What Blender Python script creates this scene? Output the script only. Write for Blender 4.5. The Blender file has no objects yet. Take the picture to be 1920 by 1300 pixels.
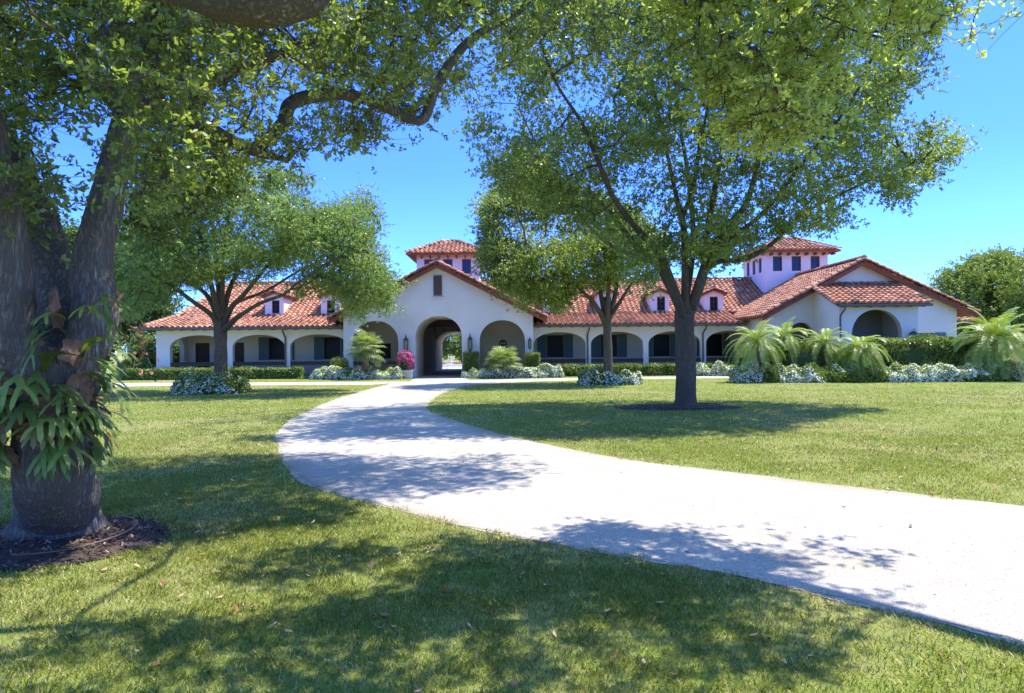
import bpy, math, random
import numpy as np
from mathutils import Vector, Matrix, noise as mnoise
random.seed(7); RNG = np.random.default_rng(11)
sc = bpy.context.scene
COL = sc.collection
FPX = 1280.0; HC = 1.65
# ---------------------------------------------------------------- camera
cam_d = bpy.data.cameras.new('camera'); cam = bpy.data.objects.new('camera', cam_d); COL.objects.link(cam)
cam_d.sensor_width = 36; cam_d.lens = 24; cam_d.clip_end = 3000; cam_d.clip_start = .05
RM = Matrix.Rotation(math.radians(90) + math.atan(5 / FPX), 3, 'X') @ Matrix.Rotation(math.radians(-0.5), 3, 'Z')
cam.matrix_world = Matrix.Translation((0, 0, HC)) @ RM.to_4x4()
sc.camera = cam
RMN = np.array(RM)
CP = np.array([0, 0, HC])
def ray(px, py):
    px = np.asarray(px, float); py = np.asarray(py, float)
    l = np.stack([(px - 960) / FPX, (650 - py) / FPX, -np.ones_like(px)], -1)
    return l @ RMN.T
def PY(px, py, Y):
    r = ray(px, py); t = np.asarray(Y, float) / r[..., 1]
    return CP + r * t[..., None]
def PG(px, py, z=0.0):
    r = ray(px, py); t = (z - HC) / r[..., 2]
    return CP + r * t[..., None]
def proj(P):
    l = (np.asarray(P) - CP) @ RMN
    return 960 + FPX * l[..., 0] / -l[..., 2], 650 - FPX * l[..., 1] / -l[..., 2]
def zx(px, py, Y):
    p = PY(px, py, Y); return float(p[0]), float(p[2])
# ---------------------------------------------------------------- light
SUN = np.array([.42, .20, 1.0]); SUN /= np.linalg.norm(SUN)
w = bpy.data.worlds.new('World'); sc.world = w; w.use_nodes = True
nt = w.node_tree; nt.nodes.clear()
sky = nt.nodes.new('ShaderNodeTexSky'); sky.sky_type = 'NISHITA'; sky.sun_disc = False
sky.sun_elevation = math.asin(SUN[2]); sky.sun_rotation = math.atan2(SUN[0], SUN[1])
sky.air_density = 1.0; sky.dust_density = 0.0; sky.ozone_density = 4.0; sky.altitude = 0
hs = nt.nodes.new('ShaderNodeHueSaturation'); hs.inputs['Saturation'].default_value = 1.0
bg = nt.nodes.new('ShaderNodeBackground'); bg.inputs[1].default_value = .15
wo = nt.nodes.new('ShaderNodeOutputWorld')
mxs = nt.nodes.new('ShaderNodeMix'); mxs.data_type = 'RGBA'; mxs.blend_type = 'MULTIPLY'; mxs.inputs[0].default_value = 1; mxs.inputs[7].default_value = (.62, .79, 1.38, 1)
nt.links.new(sky.outputs[0], hs.inputs['Color']); nt.links.new(hs.outputs[0], mxs.inputs[6]); 
tcw = nt.nodes.new('ShaderNodeTexCoord'); spx = nt.nodes.new('ShaderNodeSeparateXYZ'); crw = nt.nodes.new('ShaderNodeValToRGB'); mx2 = nt.nodes.new('ShaderNodeMix'); mx2.data_type = 'RGBA'; mx2.blend_type = 'MULTIPLY'; mx2.inputs[0].default_value = 1
ew = crw.color_ramp.elements; ew.new(.25); ew.new(.48)
for k_, (p_, c_) in enumerate([(0., (.44, .62, .80)), (.25, (.35, .49, .79)), (.48, (.42, .56, .75)), (.72, (1.3, 1.25, .76))]): ew[k_].position = p_; ew[k_].color = (*c_, 1)
nt.links.new(tcw.outputs['Generated'], spx.inputs[0]); nt.links.new(spx.outputs[2], crw.inputs[0]); nt.links.new(crw.outputs[0], mx2.inputs[7]); nt.links.new(mxs.outputs[2], mx2.inputs[6]); nt.links.new(mx2.outputs[2], bg.inputs[0]); nt.links.new(bg.outputs[0], wo.inputs[0])
sd = bpy.data.lights.new('sun', 'SUN'); sd.energy = 3.1; sd.angle = math.radians(.5); sd.color = (1, .955, .88)
so = bpy.data.objects.new('sun', sd); COL.objects.link(so)
so.rotation_euler = Vector(SUN).to_track_quat('Z', 'Y').to_euler()
sc.view_settings.view_transform = 'Standard'; sc.view_settings.look = 'None'; sc.view_settings.gamma = 1
sc.view_settings.exposure = 1.65
sc.cycles.max_bounces = 8; sc.cycles.transparent_max_bounces = 8; sc.cycles.diffuse_bounces = 4; sc.cycles.transmission_bounces = 4
# ---------------------------------------------------------------- materials
def mat(name, col=(.5, .5, .5), rough=.7, col2=None, nscale=5, bump=0, bscale=30, spec=.3, detail=4, tint=None, transl=0, metal=0, col3=None, n3=1, stretch=None, ramp=(.35, .65), bdist=.02, veins=None):
    m = bpy.data.materials.new(name); m.use_nodes = True; t = m.node_tree; N = t.nodes; L = t.links
    p = N['Principled BSDF']; out = N['Material Output']
    p.inputs['Roughness'].default_value = rough; p.inputs['Specular IOR Level'].default_value = spec; p.inputs['Metallic'].default_value = metal
    tc = N.new('ShaderNodeTexCoord'); vec = tc.outputs['Object']
    if stretch:
        mp = N.new('ShaderNodeMapping'); mp.inputs['Scale'].default_value = stretch; L.new(vec, mp.inputs[0]); vec = mp.outputs[0]
    cur = None
    if tint:
        a = N.new('ShaderNodeAttribute'); a.attribute_name = 'tint'
        cr = N.new('ShaderNodeValToRGB'); e = cr.color_ramp.elements
        while len(e) < len(tint): e.new(.5)
        for k, (pos, c) in enumerate(tint): e[k].position = pos; e[k].color = (*c, 1)
        L.new(a.outputs['Fac'], cr.inputs[0]); cur = cr.outputs[0]
    def nz(scale, det=detail, lo=ramp[0], hi=ramp[1]):
        n = N.new('ShaderNodeTexNoise'); n.inputs['Scale'].default_value = scale; n.inputs['Detail'].default_value = det; L.new(vec, n.inputs[0])
        r = N.new('ShaderNodeMapRange'); r.inputs[1].default_value = lo; r.inputs[2].default_value = hi; L.new(n.outputs[0], r.inputs[0]); return r.outputs[0]
    def mix(f, a, b, mode='MIX'):
        x = N.new('ShaderNodeMix'); x.data_type = 'RGBA'; x.blend_type = mode
        if hasattr(f, 'links') or not isinstance(f, (int, float)): L.new(f, x.inputs[0])
        else: x.inputs[0].default_value = f
        for s, v in ((6, a), (7, b)):
            if isinstance(v, tuple): x.inputs[s].default_value = (*v, 1)
            else: L.new(v, x.inputs[s])
        return x.outputs[2]
    if col2 is not None:
        base = cur if cur is not None else tuple(col)
        cur = mix(nz(nscale), base, tuple(col2))
    if col3 is not None:
        cur = mix(nz(n3, 5, .5, .72), cur if cur is not None else tuple(col), tuple(col3))
    if cur is None: p.inputs['Base Color'].default_value = (*col, 1)
    else: L.new(cur, p.inputs['Base Color'])
    if bump:
        b = N.new('ShaderNodeBump'); b.inputs['Strength'].default_value = bump; b.inputs['Distance'].default_value = bdist
        if veins:
            nv = N.new('ShaderNodeTexNoise'); nv.inputs['Scale'].default_value = veins * 1.0; nv.inputs['Detail'].default_value = 5; nv.inputs['Roughness'].default_value = .62; nv.inputs['Distortion'].default_value = .12; L.new(vec, nv.inputs[0])
            s1 = N.new('ShaderNodeMath'); s1.operation = 'SUBTRACT'; L.new(nv.outputs[0], s1.inputs[0]); s1.inputs[1].default_value = .5
            v = N.new('ShaderNodeMath'); v.operation = 'ABSOLUTE'; L.new(s1.outputs[0], v.inputs[0])
            nn = N.new('ShaderNodeTexNoise'); nn.inputs['Scale'].default_value = bscale; L.new(vec, nn.inputs[0])
            mr = N.new('ShaderNodeMapRange'); mr.inputs[2].default_value = .17; L.new(v.outputs[0], mr.inputs[0])
            am = N.new('ShaderNodeMath'); am.operation = 'MULTIPLY_ADD'; L.new(nn.outputs[0], am.inputs[0]); am.inputs[1].default_value = .5; L.new(mr.outputs[0], am.inputs[2])
            L.new(am.outputs[0], b.inputs['Height'])
            if cur is not None:
                c2 = mix(mr.outputs[0], (col[0] * .5, col[1] * .48, col[2] * .46), cur); L.new(c2, p.inputs['Base Color'])
        else:
            nn = N.new('ShaderNodeTexNoise'); nn.inputs['Scale'].default_value = bscale; nn.inputs['Detail'].default_value = 6; L.new(vec, nn.inputs[0]); L.new(nn.outputs[0], b.inputs['Height'])
        L.new(b.outputs[0], p.inputs['Normal'])
    if transl:
        tr = N.new('ShaderNodeBsdfTranslucent'); ms = N.new('ShaderNodeMixShader'); ms.inputs[0].default_value = transl
        c = cur if cur is not None else None
        if c is not None:
            g = mix(1.0, c, (1.25, 1.3, .55), 'MULTIPLY'); L.new(g, tr.inputs[0])
        else: tr.inputs[0].default_value = (*col, 1)
        L.new(p.outputs[0], ms.inputs[1]); L.new(tr.outputs[0], ms.inputs[2]); L.new(ms.outputs[0], out.inputs[0])
    return m
M = {}
M['stucco'] = mat('stucco', (.72, .675, .645), .9, (.66, .62, .595), .6, bump=.25, bscale=14, bdist=.01, spec=.1, col3=(.56, .53, .50), n3=.35)
M['stucco_tan'] = mat('stucco_tan', (.72, .63, .48), .9, (.66, .58, .45), .7, bump=.2, bscale=14, bdist=.01, spec=.1)
M['stucco_cream'] = mat('stucco_cream', (.80, .73, .64), .9, (.74, .68, .60), .7, bump=.2, bscale=14, bdist=.01, spec=.1)
M['stucco_tower'] = mat('stucco_tower', (.80, .70, .76), .9, (.74, .65, .72), .7, bump=.2, bscale=14, bdist=.01, spec=.1)
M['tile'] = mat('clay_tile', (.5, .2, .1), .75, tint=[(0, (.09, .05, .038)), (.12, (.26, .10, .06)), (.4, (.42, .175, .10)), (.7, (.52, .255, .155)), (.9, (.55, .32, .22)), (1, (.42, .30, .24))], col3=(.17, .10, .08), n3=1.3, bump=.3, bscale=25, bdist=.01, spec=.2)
M['wood_dark'] = mat('dark_wood', (.07, .04, .028), .6, (.10, .055, .035), 3, bump=.2, bscale=20, stretch=(1, 1, 8))
M['wood_red'] = mat('red_brown_wood', (.28, .085, .05), .6, (.2, .06, .04), 3, bump=.2, bscale=20)
M['louver'] = mat('brown_louver', (.17, .105, .085), .6)
M['gutter'] = mat('bronze_metal', (.085, .07, .065), .45, (.11, .09, .08), 4, spec=.5)
M['lantern'] = mat('iron', (.035, .03, .03), .5, spec=.5)
M['lantern_glass'] = mat('lantern_glass', (.22, .19, .12), .15, spec=.6)
M['shutter'] = mat('shutter_paint', (.10, .17, .18), .6, (.085, .15, .165), 3)
M['glass'] = mat('dark_glass', (.008, .009, .011), .25, spec=.12)
M['glass_blue'] = mat('tower_glass', (.012, .02, .075), .12, spec=.35)
M['dark'] = mat('dark_interior', (.03, .027, .026), .9)
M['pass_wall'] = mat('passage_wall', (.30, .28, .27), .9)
M['floor'] = mat('stone_floor', (.36, .32, .28), .8, (.30, .27, .24), 2)
M['bark'] = mat('bark', (.33, .275, .225), .95, (.40, .35, .29), 5, bump=1, bscale=22, veins=24, stretch=(1, 1, .16), bdist=.03, col3=(.07, .075, .04), n3=1.2, spec=.1)
M['bark_small'] = mat('young_bark', (.25, .19, .135), .95, (.36, .285, .21), 9, bump=1, bscale=14, veins=30, stretch=(1, 1, .2), bdist=.025, col3=(.11, .095, .06), n3=1.4, spec=.1)
G = dict(transl=.55, rough=.34, spec=.65)
M['leaf_oak'] = mat('oak_leaf', tint=[(0, (.11, .155, .045)), (.45, (.235, .295, .085)), (.8, (.34, .415, .13)), (.97, (.46, .50, .19)), (1, (.34, .15, .05))], **G)
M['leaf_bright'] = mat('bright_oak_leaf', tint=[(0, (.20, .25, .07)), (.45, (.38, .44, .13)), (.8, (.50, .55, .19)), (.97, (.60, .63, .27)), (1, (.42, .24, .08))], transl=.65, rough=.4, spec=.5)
M['leaf_mid'] = mat('fine_leaf', tint=[(0, (.105, .165, .055)), (.5, (.215, .305, .105)), (1, (.38, .45, .18))], **G)
M['leaf_dark'] = mat('dark_leaf', tint=[(0, (.06, .10, .03)), (.5, (.12, .18, .055)), (1, (.20, .27, .09))], **G)
M['leaf_hedge'] = mat('hedge_leaf', tint=[(0, (.05, .09, .02)), (.5, (.18, .25, .05)), (1, (.42, .46, .14))], transl=.25, rough=.4, spec=.4)
M['leaf_lime'] = mat('lime_leaf', tint=[(0, (.13, .18, .03)), (.5, (.28, .35, .07)), (1, (.42, .46, .15))], transl=.3, rough=.45, spec=.35)
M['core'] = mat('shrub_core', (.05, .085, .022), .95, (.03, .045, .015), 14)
M['palm'] = mat('palm_leaf', tint=[(0, (.14, .20, .03)), (.5, (.29, .37, .065)), (.96, (.46, .52, .14)), (1, (.55, .26, .05))], transl=.3, rough=.38, spec=.5)
M['fanpalm'] = mat('fan_palm_leaf', tint=[(0, (.13, .18, .06)), (.5, (.27, .34, .10)), (1, (.44, .48, .20))], transl=.3, rough=.4, spec=.5)
M['stag'] = mat('staghorn_leaf', tint=[(0, (.10, .13, .03)), (.6, (.19, .27, .05)), (.85, (.30, .34, .07)), (1, (.28, .17, .06))], transl=.35, rough=.4, spec=.5)
M['shield'] = mat('dry_shield_frond', (.17, .085, .045), .8, (.30, .17, .10), 9, bump=.4, bscale=20)
M['deadleaf'] = mat('dead_leaf', tint=[(0, (.16, .05, .025)), (.5, (.34, .15, .07)), (1, (.52, .36, .22))], rough=.7)
M['white_flower'] = mat('white_petal', tint=[(0, (.80, .80, .80)), (1, (.9, .9, .88))], transl=.35, rough=.6)
M['pink_flower'] = mat('magenta_bract', tint=[(0, (.62, .05, .36)), (1, (.88, .20, .62))], transl=.5, rough=.6)
M['mulch'] = mat('mulch', (.05, .032, .024), .95, (.10, .07, .052), 22, bump=1, bscale=45, bdist=.03, detail=8)
M['hose'] = mat('hose_rubber', (.16, .085, .055), .5, (.10, .06, .04), 3)
M['terracotta'] = mat('pot_clay', (.45, .40, .36), .8)
M['brick'] = mat('brick_red', (.33, .10, .06), .85, (.25, .07, .05), 9)
M['white_paint'] = mat('white_paint', (.8, .8, .8), .5)
M['stone'] = mat('cast_stone', (.62, .60, .60), .85, (.55, .53, .53), 3)
# ---------------------------------------------------------------- object helpers
def tag(o, label=None, cat=None, group=None, kind=None):
    if label: o['label'] = label
    if cat: o['category'] = cat
    if group: o['group'] = group
    if kind: o['kind'] = kind
    return o
def empty(name, loc, label, cat, group=None):
    o = bpy.data.objects.new(name, None); COL.objects.link(o); o.location = tuple(float(v) for v in loc); o.empty_display_size = .2
    return tag(o, label, cat, group)
def link(name, me, mats, parent=None):
    for m in (mats if isinstance(mats, (list, tuple)) else [mats]): me.materials.append(M[m])
    o = bpy.data.objects.new(name, me); COL.objects.link(o)
    if parent is not None:
        q = parent; off = Vector((0, 0, 0))
        while q is not None: off += Vector(q.location); q = q.parent
        o.parent = parent
        o.location = -off
    return o
def poly_cloud(name, V, mats, parent=None, tint=None, midx=None):
    """V: (n,k,3) every face a polygon of k verts"""
    n, k, _ = V.shape
    me = bpy.data.meshes.new(name)
    me.vertices.add(n * k); me.vertices.foreach_set('co', V.reshape(-1).astype(np.float32))
    me.loops.add(n * k); me.loops.foreach_set('vertex_index', np.arange(n * k, dtype=np.int32))
    me.polygons.add(n); me.polygons.foreach_set('loop_start', np.arange(0, n * k, k, dtype=np.int32))
    if midx is not None: me.polygons.foreach_set('material_index', midx.astype(np.int32))
    me.update(calc_edges=True)
    a = me.attributes.new('tint', 'FLOAT', 'FACE'); a.data.foreach_set('value', (tint if tint is not None else np.full(n, .5)).astype(np.float32))
    return link(name, me, mats, parent)
class MB:
    def __init__(s): s.v = []; s.f = []; s.m = []; s.t = []
    def add(s, vs, fs, m=0, t=.5):
        b = len(s.v); s.v += [tuple(float(c) for c in p) for p in vs]
        for f in fs: s.f.append(tuple(b + i for i in f)); s.m.append(m); s.t.append(t)
    def arr(s, V, Q, m=0, T=None):     # V (n,3) numpy, Q list/array of faces
        b = len(s.v); s.v += V.tolist(); Q = (np.asarray(Q) + b).tolist(); s.f += Q; s.m += [m] * len(Q); s.t += (T.tolist() if T is not None else [.5] * len(Q))
    def box(s, x0, x1, y0, y1, z0, z1, m=0, t=.5):
        s.add([(x, y, z) for x in (x0, x1) for y in (y0, y1) for z in (z0, z1)],
              [(0, 1, 3, 2), (4, 6, 7, 5), (0, 4, 5, 1), (2, 3, 7, 6), (0, 2, 6, 4), (1, 5, 7, 3)], m, t); return s
    def cyl(s, c, r0, r1, z0, z1, n=12, m=0, t=.5):
        vs = [(c[0] + r * math.cos(2 * math.pi * i / n), c[1] + r * math.sin(2 * math.pi * i / n), z) for r, z in ((r0, z0), (r1, z1)) for i in range(n)]
        s.add(vs, [(i, (i + 1) % n, n + (i + 1) % n, n + i) for i in range(n)] + [tuple(range(n))[::-1], tuple(range(n, 2 * n))], m, t); return s
    def tube(s, pts, rad, n=8, m=0, t=.5, cap=True, wob=0, wf=1.5, flare=None):
        pts = [Vector([float(c) for c in p]) for p in pts]; vs = []
        up = Vector((.13, .97, .2)); prev = None
        for i, p in enumerate(pts):
            d = (pts[min(i + 1, len(pts) - 1)] - pts[max(i - 1, 0)])
            if d.length < 1e-9: d = Vector((0, 0, 1))
            d.normalize()
            a = prev if prev is not None else up
            a = a - d * a.dot(d)
            if a.length < 1e-3: a = Vector((1, 0, 0)) - d * d.x
            a.normalize(); prev = a; b = d.cross(a)
            for j in range(n):
                th = 2 * math.pi * j / n; o = a * math.cos(th) + b * math.sin(th)
                r = rad[i]
                if wob: r *= 1 + wob * mnoise.noise((p + o * rad[i]) * wf) + wob * .5 * mnoise.noise((p + o * rad[i]) * wf * 3.1)
                if flare: r *= flare(i, th)
                vs.append(p + o * r)
        k = len(pts)
        fs = [(i * n + j, i * n + (j + 1) % n, (i + 1) * n + (j + 1) % n, (i + 1) * n + j) for i in range(k - 1) for j in range(n)]
        if cap: fs += [tuple(range(n))[::-1], tuple(range((k - 1) * n, k * n))]
        s.add(vs, fs, m, t); return s
    def build(s, name, mats, parent=None, smooth=False):
        me = bpy.data.meshes.new(name); me.from_pydata(s.v, [], s.f); me.polygons.foreach_set('material_index', s.m)
        a = me.attributes.new('tint', 'FLOAT', 'FACE'); a.data.foreach_set('value', s.t)
        if smooth: me.polygons.foreach_set('use_smooth', [True] * len(s.f))
        me.update(); return link(name, me, mats, parent)
def inpoly(x, y, poly):
    x = np.asarray(x, float); y = np.asarray(y, float); r = np.zeros(x.shape, bool); n = len(poly)
    for i in range(n):
        x1, y1 = poly[i][0], poly[i][1]; x2, y2 = poly[(i + 1) % n][0], poly[(i + 1) % n][1]
        if y1 == y2: continue
        c = ((y1 > y) != (y2 > y)) & (x < (x2 - x1) * (y - y1) / (y2 - y1) + x1); r ^= c
    return r
def edist(x, y, poly):
    d = np.full(np.shape(x), 1e9); n = len(poly)
    for i in range(n):
        a = np.array(poly[i][:2], float); b = np.array(poly[(i + 1) % n][:2], float); ab = b - a; q = max(ab @ ab, 1e-9)
        t = np.clip(((x - a[0]) * ab[0] + (y - a[1]) * ab[1]) / q, 0, 1)
        d = np.minimum(d, np.hypot(x - a[0] - t * ab[0], y - a[1] - t * ab[1]))
    return d
def catmull(P, k=8):
    P = [np.array(p, float) for p in P]; out = []
    Q = [2 * P[0] - P[1]] + P + [2 * P[-1] - P[-2]]
    for i in range(1, len(Q) - 2):
        for j in range(k):
            t = j / k; a, b, c, d = Q[i - 1:i + 3]
            out.append(.5 * (2 * b + (c - a) * t + (2 * a - 5 * b + 4 * c - d) * t * t + (3 * b - a - 3 * c + d) * t ** 3))
    out.append(P[-1]); return out
def unit(v): return v / np.maximum(np.linalg.norm(v, axis=-1, keepdims=True), 1e-9)
def rnd_dir(n): return unit(RNG.normal(size=(n, 3)))
def leaves(B, D, L, W, six=True, fold=.0):
    """leaf polygons: base points B, directions D, lengths, widths"""
    n = len(B); s = unit(np.cross(D, rnd_dir(n) + np.array([0, 0, .0])));
    L = np.broadcast_to(L, (n,))[:, None]; W = np.broadcast_to(W, (n,))[:, None]
    nn = np.cross(D, s)
    if six:
        return np.stack([B, B + D * L * .35 + s * W * .36, B + D * L * .75 + s * W * .5 + nn * L * .08, B + D * L + nn * L * .12, B + D * L * .75 - s * W * .5 + nn * L * .08, B + D * L * .35 - s * W * .36], 1)
    return np.stack([B, B + D * L * .55 + s * W * .5, B + D * L, B + D * L * .55 - s * W * .5], 1)
# ---------------------------------------------------------------- trees
def shade_ok(P, rules):
    """rules(px,py) -> keep probability for the ground point that P shades"""
    t = P[:, 2] / SUN[2]; g = P - SUN * t[:, None]; g[:, 2] = 0
    front = g[:, 1] > .6
    px, py = proj(np.where(front[:, None], g, np.array([0, 5., 0])))
    return np.where(front, rules(px, py, g), rules(None, None, g))
def crown_pts(n, poly, Yc, R, dm=140, gaps=.0, gf=.45, rule=None, zmin=2.2, tilt=0, seed=0, ypow=1.0):
    out = []; xs = [p[0] for p in poly]; ys = [p[1] for p in poly]; tot = 0
    off = np.array([seed * 7.3, seed * 3.1, seed * 1.7])
    for it in range(200):
        px = RNG.uniform(min(xs), max(xs), 4000); py = RNG.uniform(min(ys), max(ys), 4000)
        k = inpoly(px, py, poly); px = px[k]; py = py[k]
        d = np.clip(edist(px, py, poly) / dm, 0, 1); h = R * np.sqrt(1 - (1 - d) ** 2)
        Y = Yc + (tilt * (px - np.mean(xs)) / 1000.) + RNG.uniform(-1, 1, len(px)) * np.maximum(h, .1 * R)
        P = PY(px, py, Y); k = P[:, 2] > zmin
        if rule is not None: k &= RNG.uniform(size=len(P)) < shade_ok(P, rule)
        P = P[k]
        if gaps > 0:
            nz = np.array([mnoise.noise(Vector(q * gf + off)) for q in P]); P = P[nz > gaps - .5]
        out.append(P); tot += len(P)
        if tot >= n: break
    P = np.concatenate(out)[:n]; return P
class Tree:
    def __init__(s): s.p = []; s.par = []; s.r0 = []; s.paths = []; s.limb = []
    def limb_(s, pts, rad, k=6, parent=None):
        """pts world coords; radii at pts"""
        pr = catmull([list(p) + [r] for p, r in zip(pts, rad)], k)
        idx = []; 
        for q in pr:
            s.p.append(np.array(q[:3])); s.r0.append(float(q[3])); s.par.append(idx[-1] if idx else (-1 if parent is None else s.near(pts[0]))); idx.append(len(s.p) - 1)
        s.limb.append(idx); return idx
    def near(s, q):
        A = np.array(s.p); return int(np.argmin(((A - np.array(q)) ** 2).sum(1)))
    def grow(s, attr, start=0, wander=.16, segs=4, sag=.0, root=None, up=.25):
        A = np.array(s.p); root = A[0] if root is None else root
        usable = np.arange(start, len(A)); buf = np.zeros((len(A) + len(attr) * segs + 5, 3)); buf[:len(A)] = A; n = len(A)
        ok = np.zeros(len(buf), bool); ok[usable] = True
        d0 = np.array([((A[usable] - a) ** 2).sum(1).min() for a in attr]); order = np.argsort(d0)
        s.tips = []; gen = np.zeros(len(buf))
        for i in order:
            a = attr[i]; d = np.sqrt(((buf[:n] - a) ** 2).sum(1)); d = d + 1e6 * (~ok[:n]) + .12 * gen[:n]
            j = int(np.argmin(d)); b = buf[j]; dist = np.linalg.norm(a - b)
            if dist < .05: continue
            pj = s.par[j]; dr = (b - buf[pj]) if pj >= 0 else np.array([0, 0, 1.]); dr = dr / (np.linalg.norm(dr) + 1e-9)
            c = b + (dr * .4 + np.array([0, 0, up])) * dist * .5 + RNG.normal(size=3) * wander * dist * .5
            path = [j]; 
            for k in range(1, segs + 1):
                t = k / segs; q = (1 - t) ** 2 * b + 2 * t * (1 - t) * c + t * t * a
                if k < segs: q = q + RNG.normal(size=3) * wander * .12 * dist
                s.p.append(q); s.par.append(path[-1]); s.r0.append(0.); buf[n] = q; ok[n] = k > 1 or segs < 3; gen[n] = gen[j] + 1; path.append(n); n += 1
            s.paths.append(path); s.tips.append(path)
    def radii(s, tip=.006, e=2.4):
        n = len(s.p); acc = np.zeros(n)
        for i in range(n - 1, -1, -1):
            r = max(tip ** e, acc[i]); acc[i] = r
            if s.par[i] >= 0 and s.par[i] < i: acc[s.par[i]] += r if not any(False for _ in ()) else 0
        s.r = np.maximum(acc ** (1 / e), np.array(s.r0)); 
        # branches never thicker than what they spring from
        for i in range(n):
            if s.par[i] >= 0 and s.r0[i] == 0: s.r[i] = min(s.r[i], s.r[s.par[i]] * .85 if s.r0[s.par[i]] > 0 else s.r[s.par[i]])
    def wood(s, mb, n_limb=14, n_tw=5, wob=.12, minr=0, wf=1.5):
        for L in s.limb:
            mb.tube([s.p[i] for i in L], [s.r0[i] for i in L], n_limb, wob=wob, wf=wf)
        for P in s.paths:
            if s.r[P[1]] < minr: continue
            mb.tube([s.p[i] for i in P], [min(s.r[P[0]], s.r[P[1]] * 1.15)] + [s.r[i] for i in P[1:]], n_tw if s.r[P[1]] < .03 else n_tw + 3, cap=False)
def foliage(T, tips_per=12, per=9, spread=.25, L=.06, W=.026, six=True, back=.5, tw=None, flat=.7, droop=0., outw=.6):
    """sprigs of leaves round every branch end; returns polygons, tints, twiglet list"""
    B = []; D = []; TW = []
    for P in T.tips:
        a = T.p[P[-1]]; b = T.p[P[-2]]; c = T.p[P[1]]
        k = tips_per; t = RNG.uniform(0, 1, k) ** 1.6 * back
        base = a[None] * (1 - t[:, None]) + c[None] * t[:, None]
        off = RNG.normal(size=(k, 3)) * spread * np.array([1, 1, flat]); off[:, 2] -= droop * np.abs(off[:, 2])
        tip = base + off; dr = unit(off + (a - b)[None] * .4)
        TW.append((base, tip))
        tt = np.repeat(tip, per, 0); dd = np.repeat(dr, per, 0)
        ax = RNG.uniform(-.09, .01, len(tt))[:, None] * (L / .06)
        B.append(tt + dd * ax); D.append(unit(dd * outw + rnd_dir(len(tt)) * .9 + np.array([0, 0, .12])))
    B = np.concatenate(B); D = np.concatenate(D); n = len(B)
    V = leaves(B, D, RNG.uniform(.7, 1.25, n) * L, RNG.uniform(.8, 1.2, n) * W, six)
    # tint varies leaf by leaf and clump by clump
    cl = np.array([mnoise.noise(Vector(q * .9)) for q in B[::8]]); cl = np.repeat(cl, 8)[:n]
    tint = np.clip(.47 + .45 * cl + RNG.normal(size=n) * .17, 0, .96); tint[RNG.uniform(size=n) < .003] = 1
    return V, tint, TW
def twiglets(mb, TW, r=.003):
    for b, t in TW:
        for p, q in zip(b, t):
            m = (p + q) / 2 + RNG.normal(size=3) * .02
            mb.tube([p, m, q], [r, r * .8, r * .5], 3, cap=False)
# ---------------------------------------------------------------- ground
def gpoly(px, z=0.004): return [PG(x, y, z) for x, y in px]
def noisy(P, amp, step):
    out = []
    for a, b in zip(P, P[1:] + P[:1]):
        n = max(1, int(np.linalg.norm(b - a) / step))
        for i in range(n):
            q = a + (b - a) * i / n; out.append(q + amp * np.array([mnoise.noise(Vector(q * 2.3)), mnoise.noise(Vector(q * 2.3 + 9)), 0]) + .5 * amp * np.array([mnoise.noise(Vector(q * 9)), mnoise.noise(Vector(q * 9 + 9)), 0]))
    return out
def sheet(name, P, m, z, kind='structure', parent=None):
    import mathutils
    tri = mathutils.geometry.tessellate_polygon([[Vector((float(p[0]), float(p[1]), 0)) for p in P]])
    me = bpy.data.meshes.new(name); me.from_pydata([(float(p[0]), float(p[1]), z) for p in P], [], tri); me.update()
    if me.polygons and me.polygons[0].normal.z < 0: me.flip_normals()
    o = link(name, me, m, parent)
    if kind: o['kind'] = kind
    return o
def ground_mat(name, cols, mix_scales, bump, bscale, bdist, rough=.95, wear=None):
    m = bpy.data.materials.new(name); m.use_nodes = True; t = m.node_tree; N = t.nodes; L = t.links; p = N['Principled BSDF']
    p.inputs['Roughness'].default_value = rough; p.inputs['Specular IOR Level'].default_value = .1
    tc = N.new('ShaderNodeTexCoord'); cur = tuple(cols[0])
    for c, (sca, lo, hi, det) in zip(cols[1:], mix_scales):
        n = N.new('ShaderNodeTexNoise'); n.inputs['Scale'].default_value = sca; n.inputs['Detail'].default_value = det; n.inputs['Roughness'].default_value = .6; L.new(tc.outputs['Object'], n.inputs[0])
        r = N.new('ShaderNodeMapRange'); r.inputs[1].default_value = lo; r.inputs[2].default_value = hi; L.new(n.outputs[0], r.inputs[0])
        x = N.new('ShaderNodeMix'); x.data_type = 'RGBA'; L.new(r.outputs[0], x.inputs[0])
        if isinstance(cur, tuple): x.inputs[6].default_value = (*cur, 1)
        else: L.new(cur, x.inputs[6])
        x.inputs[7].default_value = (*c, 1); cur = x.outputs[2]
    if wear:
        at = N.new('ShaderNodeAttribute'); at.attribute_name = 'wear'; x = N.new('ShaderNodeMix'); x.data_type = 'RGBA'; L.new(at.outputs['Fac'], x.inputs[0]); L.new(cur, x.inputs[6]); x.inputs[7].default_value = (*wear, 1); cur = x.outputs[2]
    L.new(cur, p.inputs['Base Color'])
    n = N.new('ShaderNodeTexNoise'); n.inputs['Scale'].default_value = bscale; n.inputs['Detail'].default_value = 5; L.new(tc.outputs['Object'], n.inputs[0])
    b = N.new('ShaderNodeBump'); b.inputs['Strength'].default_value = bump; b.inputs['Distance'].default_value = bdist; L.new(n.outputs[0], b.inputs['Height']); L.new(b.outputs[0], p.inputs['Normal'])
    return m
M['lawn'] = ground_mat('lawn_turf', [(.17, .21, .04), (.23, .24, .065), (.30, .25, .12), (.12, .155, .03)], [(.55, .42, .68, 3), (.22, .50, .74, 6), (38, .52, .72, 4)], .8, 60, .03)
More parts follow.
